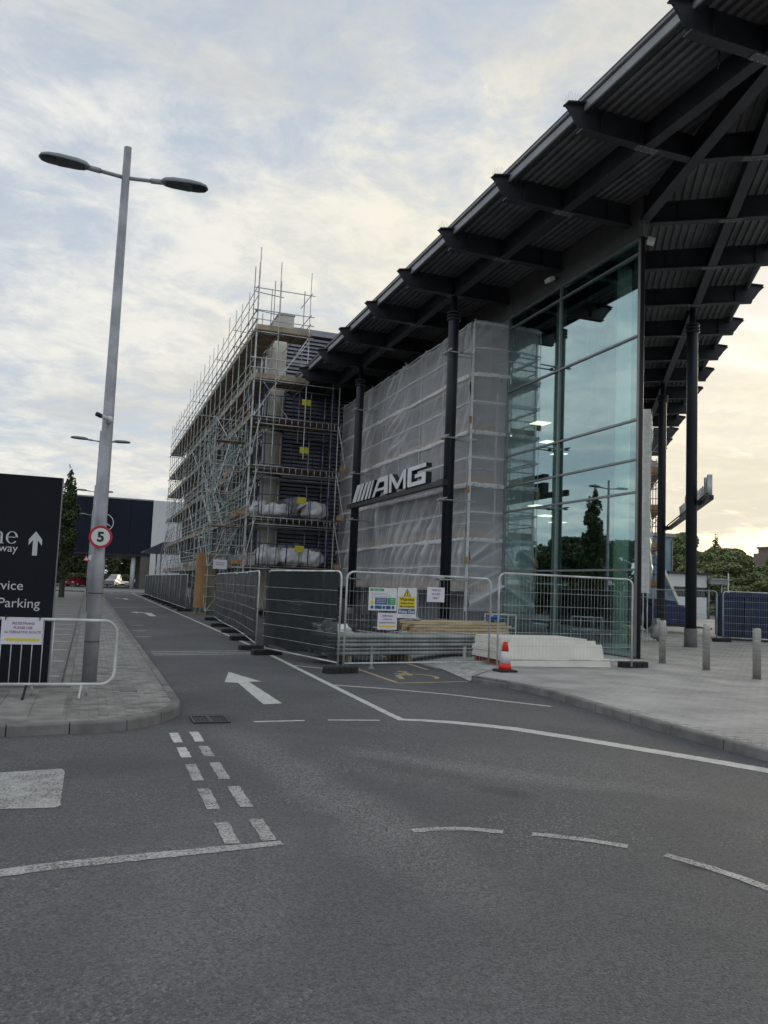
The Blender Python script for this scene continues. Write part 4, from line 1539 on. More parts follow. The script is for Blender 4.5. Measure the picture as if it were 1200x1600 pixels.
for k in range(5):
    z0 = 0.1 if k == 0 else LZ[k - 1]
    for i in range(0, NB, 3):
        y = Y0s + i * BAY
        if (i // 3 + k) % 2:
            rod("brace", (XO - 0.06, y, z0), (XO - 0.06, y + 2 * BAY, LZ[k]), 0.0245, GALV, sc)
        else:
            rod("brace", (XO - 0.06, y + 2 * BAY, z0), (XO - 0.06, y, LZ[k]), 0.0245, GALV, sc)
    # extra intermediate rails in the lower lifts make the dense lattice of the photo
    for dz in (0.7, 1.45):
        rod("guard_rail", (XO - 0.05, Y0s + 5, z0 + dz), (XO - 0.05, Y1s, z0 + dz), 0.022, GALV_D, sc)
    for i in range(NB):
        y = Y0s + i * BAY + BAY / 2
        if random.random() < 0.5:
            rod("standard", (XO + random.uniform(-.1, .5), y, z0), (XO + random.uniform(-.1, .5), y, LZ[k]), 0.022, GALV_D, sc)
# end face: loading bays towards the camera
FX = [7.36, 11.50]
BY0, BY1 = 39.9, 43.0
for x in FX:
    for y in (BY0, BY1 - 0.3):
        rod("standard", (x, y, 0.0), (x, y, 12.6 if x > 9 else 12.9), 0.0245, GALV, sc)
rod("standard", (11.22, BY0 + 0.3, 0.0), (11.22, BY0 + 0.3, 13.0), 0.0245, GALV_D, sc)
for x, zt in ((7.04, 18.1), (8.12, 17.5), (9.72, 17.2)):
    rod("standard", (x, BY0, 8.0 if x > 8 else 0.0), (x, BY0, zt + 0.5), 0.0245, GALV, sc)
    rod("standard", (x, BY0 + 1.4, 9.0), (x, BY0 + 1.4, zt), 0.0245, GALV_D, sc)
for z in (14.32 + 0.55, 14.32 + 1.02, 14.32 + 2.15):
    rod("guard_rail", (6.75, BY0 - 0.03, z), (9.95, BY0 - 0.03, z + 0.02), 0.0245, GALV, sc)
    rod("guard_rail", (9.74, BY0 - 0.2, z + 0.06), (9.74, BY0 + 2.2, z + 0.06), 0.0245, GALV, sc)
for z in (11.85 + 0.55, 11.85 + 1.05, 11.85 - 0.05, 14.32 - 0.08):
    rod("ledger", (6.8, BY0 - 0.03, z), (11.2 if z < 12 else 9.95, BY0 - 0.03, z), 0.0245, GALV, sc)
for z in (11.85, 14.32):
    for q in range(6):
        plank("deck_board", (8.38, BY0 + 0.14 + 0.235 * q, z + 0.03), (2.85, 0.225, 0.04), BOARD, sc)
    plank("toe_board", (8.42, BY0 - 0.0, z + 0.17), (2.85, 0.04, 0.26), BOARD_E, sc)
    for x in (7.2, 8.15, 9.1, 9.7):
        rod("transom", (x, BY0 - 0.25, z - 0.06), (x, BY1, z - 0.06), 0.0245, GALV_D, sc)
rod("brace", (7.1, BY0 - 0.05, 9.95), (9.72, BY0 - 0.05, 14.3), 0.0245, GALV, sc)
rod("brace", (8.15, BY0 - 0.07, 11.9), (9.72, BY0 - 0.07, 14.0), 0.0245, GALV, sc)
rod("brace", (7.5, BY0 - 0.05, 11.7), (8.8, BY0 - 0.05, 10.0), 0.0245, GALV_D, sc)
for k, z in enumerate(LZ[:4]):
    # ladder beams front and back
    for y in (BY0 - 0.05, BY1 - 0.35):
        if k == 0:
            rod("ledger", (6.7, y, z - 0.08), (12.0, y, z - 0.08), 0.0245, GALV, sc)
            continue
        lb = MB().tube((7.20, y, z), (11.78, y, z), 0.024, 8).tube((7.20, y, z - 0.34), (11.78, y, z - 0.34), 0.024, 8).build("ladder_beam", ALU, sc, True)
        if y < 41:
            for i in range(14):
                x = 7.45 + i * 0.32
                r_ = MB().tube((x, y, z - 0.33), (x, y, z - 0.01), 0.021, 6).build("rung", ALU, lb, True)
    for i in range(14):
        plank("deck_board", (7.52 + i * 0.298, (BY0 + BY1) / 2 + 0.02, z + 0.05), (0.285, BY1 - BY0 - 0.5, 0.045), BOARD, sc)
    rod("ledger", (7.1, BY0 + 0.7, z + 2.05), (11.7, BY0 + 0.7, z + 2.05), 0.022, GALV_D, sc)
    rod("ledger", (6.9, BY0 + 1.9, z + 1.95), (11.8, BY0 + 1.9, z + 1.95), 0.022, GALV_D, sc)
    zb = 0.0 if k == 0 else LZ[k - 1]
    rod("brace", (7.05, BY0 - 0.1, z - 2.0 if k else 0.1), (7.40, BY0 - 0.1, z - 0.2), 0.0245, GALV, sc)
    rod("brace", (11.95, BY0 - 0.1, z - 2.3 if k else 0.1), (11.48, BY0 - 0.1, z - 0.1), 0.0245, GALV, sc)
    for x in (9.05, 10.6):
        rod("standard", (x, BY0 + 2.4, z), (x, BY0 + 2.4, z + 2.0), 0.0245, GALV, sc)
    # blue loading gate with taller end frames
    g = MB()
    for x in (7.62, 7.78, 11.12, 11.28):
        g.tube((x, BY0 + 0.12, z + 0.07), (x, BY0 + 0.12, z + 1.75), 0.024, 6)
    for x in (9.15, 10.25):
        g.tube((x, BY0 + 0.12, z + 0.08), (x, BY0 + 0.12, z + 1.16), 0.024, 6)
    for zz in (0.12, 1.16):
        g.tube((7.62, BY0 + 0.12, z + zz), (11.28, BY0 + 0.12, z + zz), 0.022, 6)
    for y2 in (BY0 + 0.12, BY0 + 2.4):
        for zz in (0.6, 1.15, 1.72):
            g.tube((7.62, BY0 + 0.12, z + zz), (7.62, BY0 + 2.4, z + zz), 0.02, 6)
            g.tube((11.28, BY0 + 0.12, z + zz), (11.28, BY0 + 2.4, z + zz), 0.02, 6)
    for x in (7.62, 11.28):
        g.tube((x, BY0 + 2.4, z + 0.07), (x, BY0 + 2.4, z + 1.75), 0.024, 6)
    g.build("loading_gate", BLUETUBE, sc, True)
    word = ["lowest", "second lowest", "third", "topmost"][k]
    t = MB().box(9.55, 10.02, BY0 + 0.070, BY0 + 0.090, z + 0.82, z + 1.14).build_at("load_sign", YELSIGN, (9.78, BY0 + 0.08, z + 1.0))
    tag(t, f"yellow sign on the blue gate of the {word} loading bay", "sign", "yellow signs on the loading gates")
for x, z in ((6.9, 2.52), (11.8, 2.52), (11.85, 4.98), (11.9, 7.52), (6.75, 5.0)):
    plank("toe_board", (x, BY0 + 0.1, z + 0.15), (0.4, 0.04, 0.22), ORANGE, sc)
for y, z in ((46.0, 7.6), (43.0, 5.05), (42.0, 2.6)):
    plank("toe_board", (6.9, y, z + 0.12), (0.04, 2.6, 0.25), ORANGE, sc)
# shores at the far end and long tubes poking out over the street
for k in range(4):
    rod("brace", (7.0, 84.0 - 2.3 * k, 6.5), (5.5, 84.0 - 2.3 * k, 0.1), 0.0245, GALV_D, sc)
for x0, x1, y, z in ((5.2, 8.4, 43.5, 9.42), (5.1, 8.2, 44.0, 6.4), (5.2, 8.0, 43.0, 3.9), (4.9, 8.3, 47.0, 3.2), (5.5, 8.3, 51, 11.9), (5.3, 8.0, 41.5, 7.6)):
    rod("cross_tie", (x0, y, z), (x1, y - 0.2, z - 0.05), 0.0245, GALV, sc)

# ------------------------------------------------------------------ scaffold stair tower standing at the street side
stt = thing("stair_tower", "greenish tube stair tower attached to the street side of the bare scaffold", "stair tower", (6.2, 44, 0))
SX = [5.45, 6.2, 6.92]
SY = [40.9, 42.9, 44.9, 46.9]
for x in SX:
    for y in SY:
        if x == 6.2 and y in SY[1:3]:
            continue
        rod("standard", (x, y, 0), (x, y, 9.6 + random.uniform(0, 0.5)), 0.0245, GALV_G, stt)
nl = 9
for k in range(nl):
    z = 1.05 * (k + 1) - 0.2
    for x in (SX[0], SX[2]):
        for dz in (0.0, 0.5):
            rod("ledger", (x, SY[0] - 0.2, z + dz), (x, SY[-1] + 0.2, z + dz), 0.0225, GALV_G, stt)
    for y in SY:
        rod("transom", (SX[0] - 0.15, y, z + 0.06), (SX[2] + 0.1, y, z + 0.06), 0.0225, GALV_G, stt)
    rod("transom", (SX[0] - 0.1, SY[0], z + 0.55), (SX[2], SY[0], z + 0.55), 0.0225, GALV_G, stt)
for k in range(4):
    z0, z1 = 0.1 + 2.15 * k, 0.1 + 2.15 * (k + 1)
    xa, xb = (5.55, 6.15) if k % 2 == 0 else (6.25, 6.85)
    ya, yb = (SY[0] + 0.5, SY[-1] - 0.9) if k % 2 == 0 else (SY[-1] - 0.9, SY[0] + 0.5)
    fl = MB()
    for x in (xa, xb):
        fl.beam((x, ya, z0), (x, yb, z1), 0.035, 0.16)
    f = fl.build("stair_flight", ALU, stt)
    for i in range(9):
        t = (i + 0.5) / 9
        y, z = ya + (yb - ya) * t, z0 + (z1 - z0) * t
        MB().box(xa + 0.02, xb - 0.02, y - 0.11, y + 0.11, z - 0.015, z + 0.015).build("stair_tread", ALU, f)
    rod("hand_rail", (xa, ya, z0 + 0.95), (xa, yb, z1 + 0.95), 0.02, GALV_G, stt)
    rod("hand_rail", (xb, ya, z0 + 0.95), (xb, yb, z1 + 0.95), 0.02, GALV_G, stt)
    yl = SY[-1] - 0.4 if k % 2 == 0 else SY[0] + 0.2
    plank("landing", (6.2, yl, z1 + 0.02), (1.4, 0.8, 0.05), BOARD, stt)
for a in range(4):
    rod("brace", (SX[0] - 0.04, SY[0], 0.2 + 2.2 * a), (SX[0] - 0.04, SY[1] + 0.2 * a, 2.3 + 2.2 * a), 0.0225, GALV_G, stt)
    rod("brace", (SX[0], SY[0] - 0.05, 0.2 + 2.2 * a), (SX[2], SY[0] - 0.05, 2.3 + 2.2 * a), 0.0225, GALV_G, stt)


def lump(name, c, size, m, seed, parent=None, sq=2.6, rough_=0.22, n=30, top_flat=0.0):
    """sagging woven sack: a superellipsoid with creases"""
    vs, fs = [], []
    nu, nv = n, n // 2 + 3
    for j in range(nv + 1):
        ph = -math.pi / 2 + math.pi * j / nv
        for i in range(nu):
            th = 2 * math.pi * i / nu
            cx_, sx2 = math.cos(th), math.sin(th)
            e = 2 / sq
            p = Vector((math.copysign(abs(math.cos(ph)) ** e * abs(cx_) ** e, cx_), math.copysign(abs(math.cos(ph)) ** e * abs(sx2) ** e, sx2), math.copysign(abs(math.sin(ph)) ** e, math.sin(ph))))
            d = 1 + 1.3 * rough_ * mnoise.noise(p * 1.6 + Vector((seed, 0, 0))) + rough_ * 1.2 * (abs(mnoise.noise(p * 3.0 + Vector((0, seed, 0)))) - 0.3) + rough_ * 0.5 * (abs(mnoise.noise(p * 7 + Vector((0, seed, 5)))) - 0.3)
            p *= d
            z = p.z * size[2] / 2 + size[2] / 2
            bulge_ = 1 + 0.10 * math.sin(math.pi * min(1, max(0, z / size[2])))
            vs.append((c[0] + p.x * size[0] / 2 * bulge_, c[1] + p.y * size[1] / 2 * bulge_, c[2] + max(0.0, z)))
    for j in range(nv):
        for i in range(nu):
            i2 = (i + 1) % nu
            fs.append((j * nu + i, j * nu + i2, (j + 1) * nu + i2, (j + 1) * nu + i))
    return MB().add(vs, fs)


def bag(label, c, size, m, seed, straps=True, fill=True, grp="woven rubble bags on the loading bays"):
    t = thing("rubble_bag", label, "bag", c, grp)
    lump("bag", c, size, m, seed).build("sack", m, t, True)
    if fill:
        lump("fill", (c[0] + 0.05, c[1], c[2] + size[2] * 0.55), (size[0] * 0.7, size[1] * 0.7, size[2] * 0.55), RUBBLE, seed + 9, None, 2.2, 0.35).build("rubble_fill", RUBBLE, t)
    if straps:
        b = MB()
        for sx2 in (-0.28, 0.28):
            x = c[0] + sx2 * size[0]
            y = c[1] - size[1] * 0.54
            b.path([(x, y, c[2] + 0.1), (x + 0.02, y - 0.05, c[2] + size[2] * 0.5), (x + 0.05, y + 0.05, c[2] + size[2] * 0.92), (x + 0.1, y + 0.2, c[2] + size[2] * 1.02)], 0.016, 5)
        b.build("lifting_strap", BLUETUBE, t)


z = LZ[0] + 0.075
bag("bulging white rubble bag at the left end of the lowest loading bay", (8.35, 41.0, z), (1.15, 1.0, 1.05), BAG, 1.3, True, False)
bag("flat-topped white rubble bag in the middle of the lowest loading bay", (9.55, 41.1, z), (1.2, 1.05, 1.05), BAG, 4.3)
bag("slumped white rubble bag at the right end of the lowest loading bay", (10.65, 40.9, z), (1.15, 1.0, 0.95), BAG, 8.1)
bag("dusty grey rubble bag behind the others on the lowest loading bay", (9.9, 42.3, z), (1.6, 0.8, 1.25), BAG_D, 6.6, False, False)
z = LZ[1] + 0.075
bag("low white rubble bag at the left end of the second lowest loading bay", (7.95, 41.4, z), (0.9, 0.9, 0.9), BAG, 2.2, False, False)
bag("sagging white rubble bag beside the leaning board on the second lowest loading bay", (8.75, 40.9, z), (1.2, 1.0, 0.8), BAG, 3.7)
bag("large peaked white rubble bag at the right of the second lowest loading bay", (10.6, 40.95, z), (1.3, 1.0, 0.98), BAG, 7.4, True, False)
bag("dusty grey rubble bag at the back of the second lowest loading bay", (10.1, 42.3, z), (1.4, 0.8, 1.35), BAG_D, 9.9, True, False)
t = MB().obox((9.72, 40.75, z + 0.42), ((1, 0, 0.75), (0, 1, 0), (-0.75, 0, 1)), (0.5, 0.35, 0.03)).build_at("leaning_board", RUBBLE, (9.72, 40.75, z))
tag(t, "brown board leaning between white rubble bags on the second lowest loading bay", "board")

# boxed ply post by the fence line
t = thing("ply_hoarding", "tall orange-brown plywood box standing in the gap of the dark netted fence", "hoarding", (5.35, 42.0, 0))
MB().box(5.02, 5.06, 41.72, 42.3, 0.35, 3.05).build("ply_side", PLY_G, t)
MB().box(5.02, 5.52, 41.66, 41.70, 0.33, 3.08).build("ply_front", PLY, t)
MB().box(5.54, 5.95, 41.80, 41.83, 0.35, 3.02).build("ply_front", PLY_G, t)
MB().box(5.06, 5.90, 42.2, 42.3, 0.33, 3.0).build("ply_back", PLY_G, t)
MB().box(5.04, 5.94, 41.70, 42.3, 0.0, 0.12).build("base_pallet", BOARD, t)

# ------------------------------------------------------------------ fence panels
PL, PH = 3.45, 1.98


WIRE_N = mat("wire_dimmed_by_net", (0.10, 0.11, 0.11), 0.6)  # galvanised wire with its brightness taken out in the colour behind netting


def make_panel(name, net):
    t = thing(name, None, None, (0, 0, 0))
    b = MB()
    r = 0.15
    def loop(x0, x1, z0, z1):
        pts = [(x0, 0, z0), (x0, 0, z1 - r)]
        pts += [(x0 + r - r * math.cos(a), 0, z1 - r + r * math.sin(a)) for a in np.linspace(0.3, 1.57, 5)]
        pts += [(x1 - r + r * math.sin(a), 0, z1 - r + r * math.cos(a)) for a in np.linspace(0.0, 1.3, 5)]
        pts += [(x1, 0, z1 - r), (x1, 0, z0)]
        return pts
    b.path(loop(0.02, PL - 0.02, 0.04, PH), 0.021, 8)
    b.build("frame", GALV, t, True)
    MB().tube((0.02, 0, 0.17), (PL - 0.02, 0, 0.17), 0.017, 8).build("bottom_rail", GALV, t, True)
    m = MB()
    nw = 40
    for i in range(1, nw):
        x = PL * i / nw
        zt = PH - 0.02
        m.tube((x, 0, 0.17), (x, 0, zt), 0.0021, 3, caps=False)
    m.build("wire_mesh", WIRE_N if net else GALV, t, kind='stuff')
    for k, z in enumerate(np.linspace(0.17, PH - 0.1, 7)[1:-1]):
        yo = -0.075 if net else 0.004
        MB().tube((0.02, yo, z), (PL - 0.02, yo, z), 0.0032, 4, caps=False).build("horizontal_wire", GALV, t)
    if net:
        vs, fs = [], []
        nu, nv = 30, 14
        for j in range(nv + 1):
            for i in range(nu + 1):
                x = 0.04 + (PL - 0.08) * i / nu
                zt = PH - 0.03 - 0.012 * abs(math.sin(i * 0.9))
                zb_ = 0.22 + 0.05 * math.sin(i * 0.37) + (0.10 * (i / nu))
                z = zb_ + (zt - zb_) * j / nv
                y = -0.045 + 0.03 * mnoise.noise(Vector((x * 1.2, z * 1.1, net))) + 0.010 * math.sin(x * 7 + z * 3)
                vs.append((x, y, z))
        for j in range(nv):
            for i in range(nu):
                k = j * (nu + 1) + i
                fs.append((k, k + 1, k + nu + 2, k + nu + 1))
        MB().add(vs, fs).build("dark_netting", NET, t, True)
    return t


def make_foot():
    t = MB().bevbox(-0.36, 0.36, -0.11, 0.11, 0.0, 0.13, 0.02)
    for x in (-0.2, -0.07, 0.07, 0.2):
        t.box(x - 0.025, x + 0.025, -0.125, -0.11, 0.02, 0.09)
    o = t.build("rubber_block", RUBBER)
    return o


proto_net = make_panel("mesh_fence", 2.0)
proto_open = make_panel("mesh_fence", 0)
proto_foot = make_foot()
used = {}


def first_or_copy(proto):
    if proto.name not in used:
        used[proto.name] = 1
        return proto
    return copy_tree(proto)


def panel(p0, p1, net, label, z=0.0, group="mesh fence panels around the site"):
    o = first_or_copy(proto_net if net else proto_open)
    d = Vector((p1[0] - p0[0], p1[1] - p0[1], 0))
    o.location = (p0[0], p0[1], z)
    o.rotation_euler = (0, 0, math.atan2(d.y, d.x))
    o.scale = (d.length / PL, 1, 1)
    tag(o, label, "fence panel", group)
    return o


def foot(x, y, rz, label, z=0.0):
    o = first_or_copy(proto_foot)
    o.location = (x, y, z)
    o.rotation_euler = (0, 0, rz)
    tag(o, label, "fence foot", "black rubber fence feet")


far = [(4.98 + 0.22 * k / 11, 45.2 + 3.52 * k) for k in range(12)]
for k in range(11):
    n = "nearest" if k == 0 else ("farthest" if k == 10 else ORD[k] + " nearest")
    panel(far[k], far[k + 1], True, f"dark netted fence panel, {n} in the row beyond the plywood box")
    foot(far[k][0] - 0.1, far[k][1], 0.1, f"black fence foot under the {n} panel beyond the plywood box")
mid = [(5.15, 35.6), (4.75, 30.75), (4.62, 27.3), (4.34, 23.85), (4.02, 20.45)]
names = ["dark netted fence panel just this side of the plywood box gap", "dark netted fence panel third from the white-taped corner along the kerbless road edge", "x", "y"]
names = ["dark netted fence panel angled inward next to the plywood box gap",
         "dark netted fence panel next after the angled one towards the camera",
         "dark netted fence panel halfway between the angled one and the road corner",
         "dark netted fence panel just behind the one at the road corner"]
for k in range(4):
    panel(mid[k], mid[k + 1], True, names[k])
for k, (x, y) in enumerate(mid):
    foot(x - 0.05, y + 0.05, 0.15, "black fence foot under " + ["the plywood-gap end of the angled panel", "the near end of the angled netted panel", "the join two panels behind the road corner",
                                                           "the join next behind the road corner panel", "the far end of the panel behind the road corner"][k])
panel((3.98, 19.2), (4.74, 15.66), True, "dark netted fence panel nearest to the road arrow, at the corner")
foot(4.05, 19.25, 0.15, "black fence foot at the far end of the corner panel by the road arrow")
panel((4.80, 15.58), (8.36, 16.24), False, "open mesh fence panel carrying the warning boards")
foot(4.72, 15.42, 0.3, "black fence foot at the road corner below the site boards")
panel((8.10, 15.42), (11.56, 15.52), False, "open mesh fence panel in front of the white board stack", ZP)
foot(11.75, 15.75, 0.05, "black fence foot at the right end of the white board stack", ZP)
jn = (23.45, 26.15)
panel((23.05, 29.6), jn, False, "open mesh fence panel behind the right-hand black columns", ZP, "mesh fence panels around the site")
panel((23.62, 26.05), (26.7, 24.45), False, "open mesh fence panel in front of the blue skip", ZP)
foot(23.55, 26.0, -0.2, "black fence foot at the join in front of the blue skip corner", ZP)

# ------------------------------------------------------------------ boards and papers hung on the fence
fd = Vector((3.56, 0.66, 0)).normalized()
fn = Vector((fd.y, -fd.x, 0))
frot = math.atan2(fd.y, fd.x)


def hung(name, label, cat, px_u, z, wd, ht, m, group=None, base=(4.80, 15.58), d=fd, n=fn, rot=None, off=0.035):
    """flat board with its centre px_u along the fence"""
    c = Vector((base[0], base[1], 0)) + d * px_u + n * off + Vector((0, 0, z))
    t = thing(name, label, cat, c, group)
    t.rotation_euler = (0, 0, frot if rot is None else rot)
    b = MB().box(-wd / 2, wd / 2, 0.0, 0.006, -ht / 2, ht / 2)
    me = b.mesh("board", m)
    link("board", me, t)
    return t


def flat(t, name, x0, x1, z0, z1, m, y=-0.0015):
    me = MB().box(x0, x1, y - 0.001, y + 0.001, z0, z1).mesh(name, m)
    return link(name, me, t)


def poly(t, name, pts, m, y=-0.0035):
    me = MB().extr(pts, (0, y - 0.001, 0), (1, 0, 0), (0, 0, 1), (0, 0.002, 0)).mesh(name, m)
    return link(name, me, t)


t = hung("safety_board", "wide white site safety board with blue and green panels, left on the fence", "sign", 0.84, 1.455, 0.66, 0.46, SIGNWHITE)
flat(t, "header_band", -0.30, 0.02, 0.16, 0.21, SIGNGREEN)
text("lettering", "Site Safety", 0.052, SIGNWHITE, t, (-0.14, -0.003, 0.168))
for k in range(4):
    flat(t, "small_print", -0.29 + 0.02 * (k % 2), 0.10 + 0.05 * k, 0.115 - 0.032 * k, 0.122 - 0.032 * k, INK_G)
flat(t, "blue_panel", -0.18, 0.10, -0.11, 0.03, SIGNBLUE)
flat(t, "green_panel", 0.11, 0.30, -0.11, 0.03, SIGNGREEN)
for k in range(3):
    flat(t, "small_print", -0.15, 0.07, -0.005 - 0.035 * k, 0.003 - 0.035 * k, SIGNWHITE, -0.004)
    flat(t, "small_print", 0.17, 0.27, -0.005 - 0.035 * k, 0.003 - 0.035 * k, SIGNWHITE, -0.004)
poly(t, "warning_triangle", [(-0.29, -0.10), (-0.20, -0.10), (-0.245, 0.02)], SIGNYEL)
for x in (-0.245, 0.03, 0.245):
    poly(t, "blue_disc", [(x + 0.035 * math.cos(a), -0.165 + 0.035 * math.sin(a)) for a in np.linspace(0, 2 * math.pi, 17)[:-1]], SIGNBLUE)
flat(t, "blue_panel", -0.18, -0.02, -0.20, -0.13, SIGNBLUE)
flat(t, "blue_panel", 0.08, 0.19, -0.20, -0.13, SIGNBLUE)
t = hung("warning_board", "tall white board with yellow Warning panel and blue Keep Out band", "sign", 1.42, 1.395, 0.46, 0.62, SIGNWHITE)
poly(t, "warning_triangle", [(-0.09, 0.135), (0.09, 0.135), (0.0, 0.29)], INK)
poly(t, "triangle_face", [(-0.066, 0.148), (0.066, 0.148), (0.0, 0.262)], SIGNYEL, -0.006)
flat(t, "exclamation_bar", -0.009, 0.009, 0.178, 0.232, INK, -0.0085)
flat(t, "exclamation_dot", -0.009, 0.009, 0.158, 0.170, INK, -0.0085)
flat(t, "yellow_panel", -0.20, 0.20, -0.11, 0.125, SIGNYEL)
text("lettering", "Warning", 0.098, INK, t, (0, -0.004, 0.04), bold=0.0018)
text("lettering", "Skyline Green", 0.056, INK, t, (0, -0.004, -0.025), bold=0.001)
text("lettering", "Site Compound", 0.056, INK, t, (0, -0.004, -0.09), bold=0.001)
flat(t, "blue_band", -0.20, 0.20, -0.225, -0.125, SIGNBLUE)
text("lettering", "Keep Out", 0.092, SIGNWHITE, t, (0, -0.004, -0.207), bold=0.0018)
flat(t, "small_print", -0.10, 0.10, -0.272, -0.264, INK_G)


def notice(t, lines, size, top, step, wdt):
    for k, ln in enumerate(lines):
        text("lettering", ln, size, INK_P, t, (0, -0.004, top - step * k))


t = hung("paper_notice", "white paper reading VEHICLE ACCESS ONLY right of the warning board", "notice", 2.13, 1.585, 0.44, 0.31, PAPER)
notice(t, ["VEHICLE", "ACCESS", "ONLY"], 0.062, 0.075, 0.082, 0.4)
t = hung("paper_notice", "white paper with yellow arrow below the wide safety board", "notice", 0.97, 1.01, 0.46, 0.34, PAPER, off=0.030)
notice(t, ["PEDESTRIANS", "PLEASE USE", "ALTERNATIVE ROUTE"], 0.040, 0.095, 0.068, 0.4)
flat(t, "yellow_arrow", -0.19, 0.19, -0.12, -0.085, SIGNYEL)
t = hung("paper_notice", "small white paper above the fence by the plywood box", "notice", 0, 2.45, 0.62, 0.42, PAPER, None, (5.55, 37.6), Vector((1, 0, 0)), Vector((0, -1, 0)), 0.0, 0.0)
for k in range(2):
    flat(t, "small_print", -0.2, 0.2, 0.06 - 0.09 * k, 0.085 - 0.09 * k, INK_P)
rod("notice_post", (5.55, 37.64, 0), (5.55, 37.64, 2.6), 0.02, GALV_D, t)

# ------------------------------------------------------------------ building materials inside the fence
sd = Vector((4.2, 1.0, 0)).normalized()
sn = Vector((-sd.y, sd.x, 0))
t = thing("steel_tube_stack", "long stack of galvanised steel tubes lying behind the open mesh fence", "tube stack", (6.9, 17.5, 0))
s0 = Vector((4.88, 17.05, 0))
for lay in range(5):
    for k in range(7):
        o_ = random.uniform(-0.06, 0.06)
        p = s0 + sd * o_ + sn * (0.10 + 0.115 * k + (0.05 if lay % 2 else 0)) + Vector((0, 0, 0.22 + lay * 0.092))
        rod("steel_tube", p, p + sd * 4.35, 0.046, GALV_D, t)
for u in (0.6, 2.2, 3.9):
    p = s0 + sd * u
    MB().beam((p.x, p.y, 0.09), tuple((p + sn * 0.95).to_tuple()[:2]) + (0.09,), 0.09, 0.15).build("bearer", BOARD, t)
for u in (0.4, 1.3, 2.1, 3.0, 3.9):
    p = s0 + sd * u - sn * 0.02
    MB().beam((p.x, p.y, 0.68), tuple((p + sn * 0.9).to_tuple()[:2]) + (0.68,), 0.03, 0.012).build("steel_band", GALV, t)
# two short steel posts standing in front of the tubes
for i, (x, y, lb) in enumerate(((5.65, 16.3, "left"), (8.0, 16.75, "right"))):
    o = MB().tube((x, y, 0.0), (x, y, 0.46), 0.032, 10).box(x - 0.05, x + 0.05, y - 0.04, y + 0.04, 0.0, 0.03).build_at("prop_post", GALV_D, (x, y, 0))
    tag(o, f"short galvanised post at the {'near' if i == 0 else 'board stack'} end of the steel tubes", "post", "short posts in front of the steel tubes")
t = thing("timber_stack", "stack of pale sawn timber planks behind the steel tubes", "timber stack", (9.7, 20.6, 0))
td = Vector((3.0, 0.75, 0)).normalized()
tn = Vector((-td.y, td.x, 0))
for lay in range(7):
    for k in range(5):
        p = Vector((9.75, 20.5, 0)) + tn * (0.12 + 0.225 * k) + td * random.uniform(-0.12, 0.12)
        plank("timber_plank", (p.x, p.y, 0.30 + 0.083 * lay), (3.3 + random.uniform(-.15, .15), 0.21, 0.07), TIMBER, t, math.atan2(td.y, td.x))
for u in (-1.1, 1.1):
    p = Vector((9.75, 20.5, 0)) + td * u
    MB().beam((p.x, p.y, 0.20), tuple((p + tn * 1.1).to_tuple()[:2]) + (0.20,), 0.08, 0.12).build("bearer", BOARD, t)
t = thing("blue_tarpaulin", "small crumpled blue tarpaulin lying on the sawn timber", "tarpaulin", (10.6, 20.9, 0.85))
lump("tarp", (11.0, 21.1, 0.84), (0.5, 0.35, 0.16), COMPBLUE, 3.3, None, 2.2, 0.5).build("sheet", mat("tarp_blue", (0.05, 0.16, 0.40), 0.6), t)
t = thing("board_stack", "stack of off-white insulation boards on red pallet behind the traffic cone", "board stack", (9.7, 16.6, ZP))
for x in (8.55, 9.6, 10.6):
    plank("pallet_runner", (x, 16.62, ZP + 0.045), (0.1, 1.25, 0.09), PALLET, t)
for k in range(6):
    plank("pallet_slat", (9.6, 16.06 + k * 0.22, ZP + 0.105), (2.3, 0.12, 0.02), PALLET, t)
for k in range(9):
    z = ZP + 0.12 + 0.053 * k
    o_ = 0.012 * (k % 3) + (0.0 if k < 5 else 0.05)
    plank("insulation_board", (9.62 + o_ - (0.10 if k > 5 else 0), 16.62 + 0.01 * (k % 2), z + 0.025), (2.42 - (0.22 if k > 5 else 0.0), 1.2, 0.049), WBOARD, t, 0.03)
# sloped front sheets leaning and lying on the stack front
def slab(name, pts_bottom, pts_top, th):
    (a, b_), (c, d) = pts_bottom, pts_top
    a, b_, c, d = map(Vector, (a, b_, c, d))
    n_ = (b_ - a).cross(c - a).normalized() * th
    return MB().add([a, b_, d, c, a - n_, b_ - n_, d - n_, c - n_], [(0, 1, 2, 3), (7, 6, 5, 4), (0, 4, 5, 1), (1, 5, 6, 2), (2, 6, 7, 3), (3, 7, 4, 0)]).build(name, WBOARD, t)


slab("insulation_board", ((8.42, 15.70, ZP + 0.005), (11.05, 15.60, ZP + 0.005)), ((8.42, 15.74, ZP + 0.20), (11.03, 15.64, ZP + 0.19)), 0.04)
slab("insulation_board", ((8.50, 15.80, ZP + 0.005), (10.99, 15.72, ZP + 0.005)), ((8.52, 15.90, ZP + 0.50), (10.96, 15.83, ZP + 0.49)), 0.045)
slab("insulation_board", ((8.70, 15.90, ZP + 0.005), (10.88, 15.84, ZP + 0.005)), ((8.72, 15.98, ZP + 0.575), (10.86, 15.93, ZP + 0.565)), 0.03)
